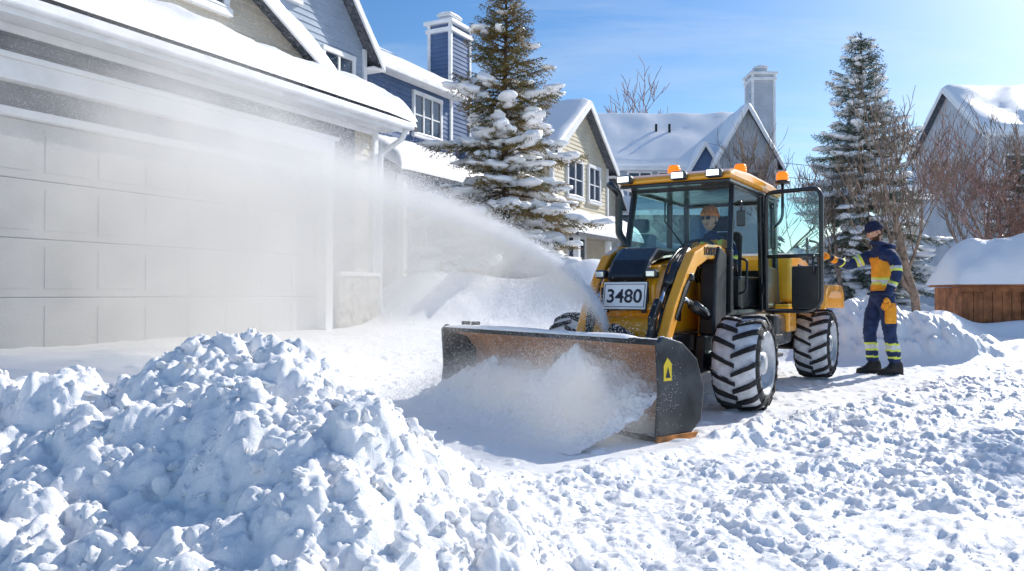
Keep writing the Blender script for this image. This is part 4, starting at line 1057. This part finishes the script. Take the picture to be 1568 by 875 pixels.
yy=rg.normal(0,.6,n)*rr_;zz=rg.normal(0,.62,n)*wide;zz=np.where(zz>0,zz*rr_*.9,zz*down(q))
P=np.stack([q,yy,zc+zz],-1);P=P[P[:,2]>.3]
grains('spray_grains',P,rg.uniform(.0016,.0038,len(P)),sp)
n=80000
ux=rg.uniform(.05,BW+.05,n);dy=.12-rg.rand(n)**1.1*1.0;zz=np.abs(rg.normal(0,.12,n))*(1+1.3*np.exp(-((ux-2.0)/.55)**2))+.01
zz=zz+np.maximum(0,.26*(1+dy/.7))*rg.rand(n)
W=np.array(BMw);P=np.stack([ux,dy,zz],-1)@W[:3,:3].T+W[:3,3]
pg=empty('powder_snow',I4);grains('powder_grains',P,rg.uniform(.0010,.0026,n),pg)
m,nt,out=newmat('selflit_powder_mist')
tc=N(nt,'ShaderNodeTexCoord');sx=N(nt,'ShaderNodeSeparateXYZ');L(nt,tc.outputs['Object'],sx.inputs[0])
def ell(cx_,cy_,cz_,rx,ry,rz,a):
    ks=[mth(nt,'DIVIDE',mth(nt,'SUBTRACT',sx.outputs[i],c_),r_) for i,(c_,r_) in enumerate(((cx_,rx),(cy_,ry),(cz_,rz)))]
    s_=mth(nt,'ADD',mth(nt,'ADD',mth(nt,'MULTIPLY',ks[0],ks[0]),mth(nt,'MULTIPLY',ks[1],ks[1])),mth(nt,'MULTIPLY',ks[2],ks[2]))
    return mth(nt,'MULTIPLY',mth(nt,'EXPONENT',mth(nt,'MULTIPLY',s_,-1)),a)
dd=mth(nt,'ADD',ell(1.3,-.25,.15,.75,.26,.24,2.4),ell(2.2,-.42,.18,.28,.22,.26,3.2))
ns=N(nt,'ShaderNodeTexNoise');ns.inputs['Scale'].default_value=5;ns.inputs['Detail'].default_value=2;L(nt,tc.outputs['Object'],ns.inputs['Vector'])
nf=N(nt,'ShaderNodeMapRange');nf.inputs[1].default_value=.35;nf.inputs[2].default_value=.65;nf.inputs[3].default_value=.25;nf.inputs[4].default_value=1.5;L(nt,ns.outputs[0],nf.inputs[0])
dd=mth(nt,'MULTIPLY',dd,nf.outputs[0])
vs_=N(nt,'ShaderNodeVolumeScatter');vs_.inputs['Color'].default_value=(.98,.985,1,1);vs_.inputs['Anisotropy'].default_value=.2;L(nt,dd,vs_.inputs['Density'])
em=N(nt,'ShaderNodeEmission');em.inputs[0].default_value=(.95,.97,1,1);L(nt,mth(nt,'MULTIPLY',dd,.36),em.inputs[1])  # added white glow brightens the powder in place of light bounced inside it
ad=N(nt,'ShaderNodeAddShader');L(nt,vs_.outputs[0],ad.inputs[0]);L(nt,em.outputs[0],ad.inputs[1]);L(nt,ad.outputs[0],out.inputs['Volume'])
pe=empty('powder_cloud',BMw,pg)
o=mk('selflit_powder_mist',[(1.4+q[0]*1.6,-.33+q[1]*.62,.25+q[2]*.52) for q in IV3],[tuple(x) for x in IF3],m,pe);bevelmesh(o,0)
# ---------------------------------------------------------------- light, sky, camera
l=D.lights.new('sun','SUN');l.energy=5;l.angle=rad(.5);l.color=(1,.945,.86)
o=D.objects.new('sun',l);sc.collection.objects.link(o);o.rotation_euler=sd.to_track_quat('Z','Y').to_euler()
w=D.worlds.new('World');sc.world=w;w.use_nodes=True;nt=w.node_tree;nt.nodes.clear()
out=N(nt,'ShaderNodeOutputWorld');bg=N(nt,'ShaderNodeBackground');L(nt,bg.outputs[0],out.inputs[0]);bg.inputs[1].default_value=.15
sky=N(nt,'ShaderNodeTexSky',sky_type='NISHITA');sky.sun_disc=False;sky.sun_elevation=rad(SEL);sky.sun_rotation=rad(SAZ);sky.air_density=1.0;sky.dust_density=.4;sky.ozone_density=3
hs=N(nt,'ShaderNodeHueSaturation');hs.inputs['Saturation'].default_value=1.25;hs.inputs['Hue'].default_value=.503;hs.inputs['Value'].default_value=.95;L(nt,sky.outputs[0],hs.inputs['Color'])
tc=N(nt,'ShaderNodeTexCoord');sx=N(nt,'ShaderNodeSeparateXYZ');L(nt,tc.outputs['Generated'],sx.inputs[0])
zz=mth(nt,'ADD',mth(nt,'MAXIMUM',sx.outputs[2],0),.12)
cx=mth(nt,'DIVIDE',sx.outputs[0],zz);cy=mth(nt,'DIVIDE',sx.outputs[1],zz)
cb=N(nt,'ShaderNodeCombineXYZ');L(nt,cx,cb.inputs[0]);L(nt,cy,cb.inputs[1])
mp=N(nt,'ShaderNodeMapping');mp.inputs['Rotation'].default_value=(0,0,rad(25));mp.inputs['Scale'].default_value=(.35,1.3,1);L(nt,cb.outputs[0],mp.inputs[0])
ns=N(nt,'ShaderNodeTexNoise');ns.inputs['Scale'].default_value=.9;ns.inputs['Detail'].default_value=8;ns.inputs['Roughness'].default_value=.6;ns.inputs['Distortion'].default_value=.6;L(nt,mp.outputs[0],ns.inputs[0])
mr=N(nt,'ShaderNodeMapRange');mr.inputs[1].default_value=.5;mr.inputs[2].default_value=.78;mr.inputs[3].default_value=0;mr.inputs[4].default_value=.6;L(nt,ns.outputs[0],mr.inputs[0])
mx=N(nt,'ShaderNodeMix',data_type='RGBA');L(nt,mr.outputs[0],mx.inputs[0]);L(nt,hs.outputs[0],mx.inputs[6]);mx.inputs[7].default_value=(5.4,5.9,6.4,1)
dt=N(nt,'ShaderNodeVectorMath',operation='DOT_PRODUCT');nv_=N(nt,'ShaderNodeVectorMath',operation='NORMALIZE');L(nt,tc.outputs['Generated'],nv_.inputs[0]);L(nt,nv_.outputs[0],dt.inputs[0]);dt.inputs[1].default_value=tuple(sd)
pw=mth(nt,'POWER',mth(nt,'MAXIMUM',dt.outputs['Value'],0),22)
ad=N(nt,'ShaderNodeMix',data_type='RGBA');ad.blend_type='ADD';ad.inputs[0].default_value=1;L(nt,mx.outputs[2],ad.inputs[6])
cc=N(nt,'ShaderNodeCombineXYZ')
for i,k in enumerate((8.5,8.0,7.0)): L(nt,mth(nt,'MULTIPLY',pw,k),cc.inputs[i])
L(nt,cc.outputs[0],ad.inputs[7])
L(nt,ad.outputs[2],bg.inputs[0])
cam=D.cameras.new('camera');cam.lens=28;cam.sensor_width=36;cam.clip_end=3000;cam.clip_start=.05
o=D.objects.new('camera',cam);sc.collection.objects.link(o);o.location=(0,0,.95);o.rotation_euler=(rad(90.59),0,0);sc.camera=o
sc.view_settings.view_transform='Standard';sc.view_settings.look='None';sc.view_settings.exposure=0
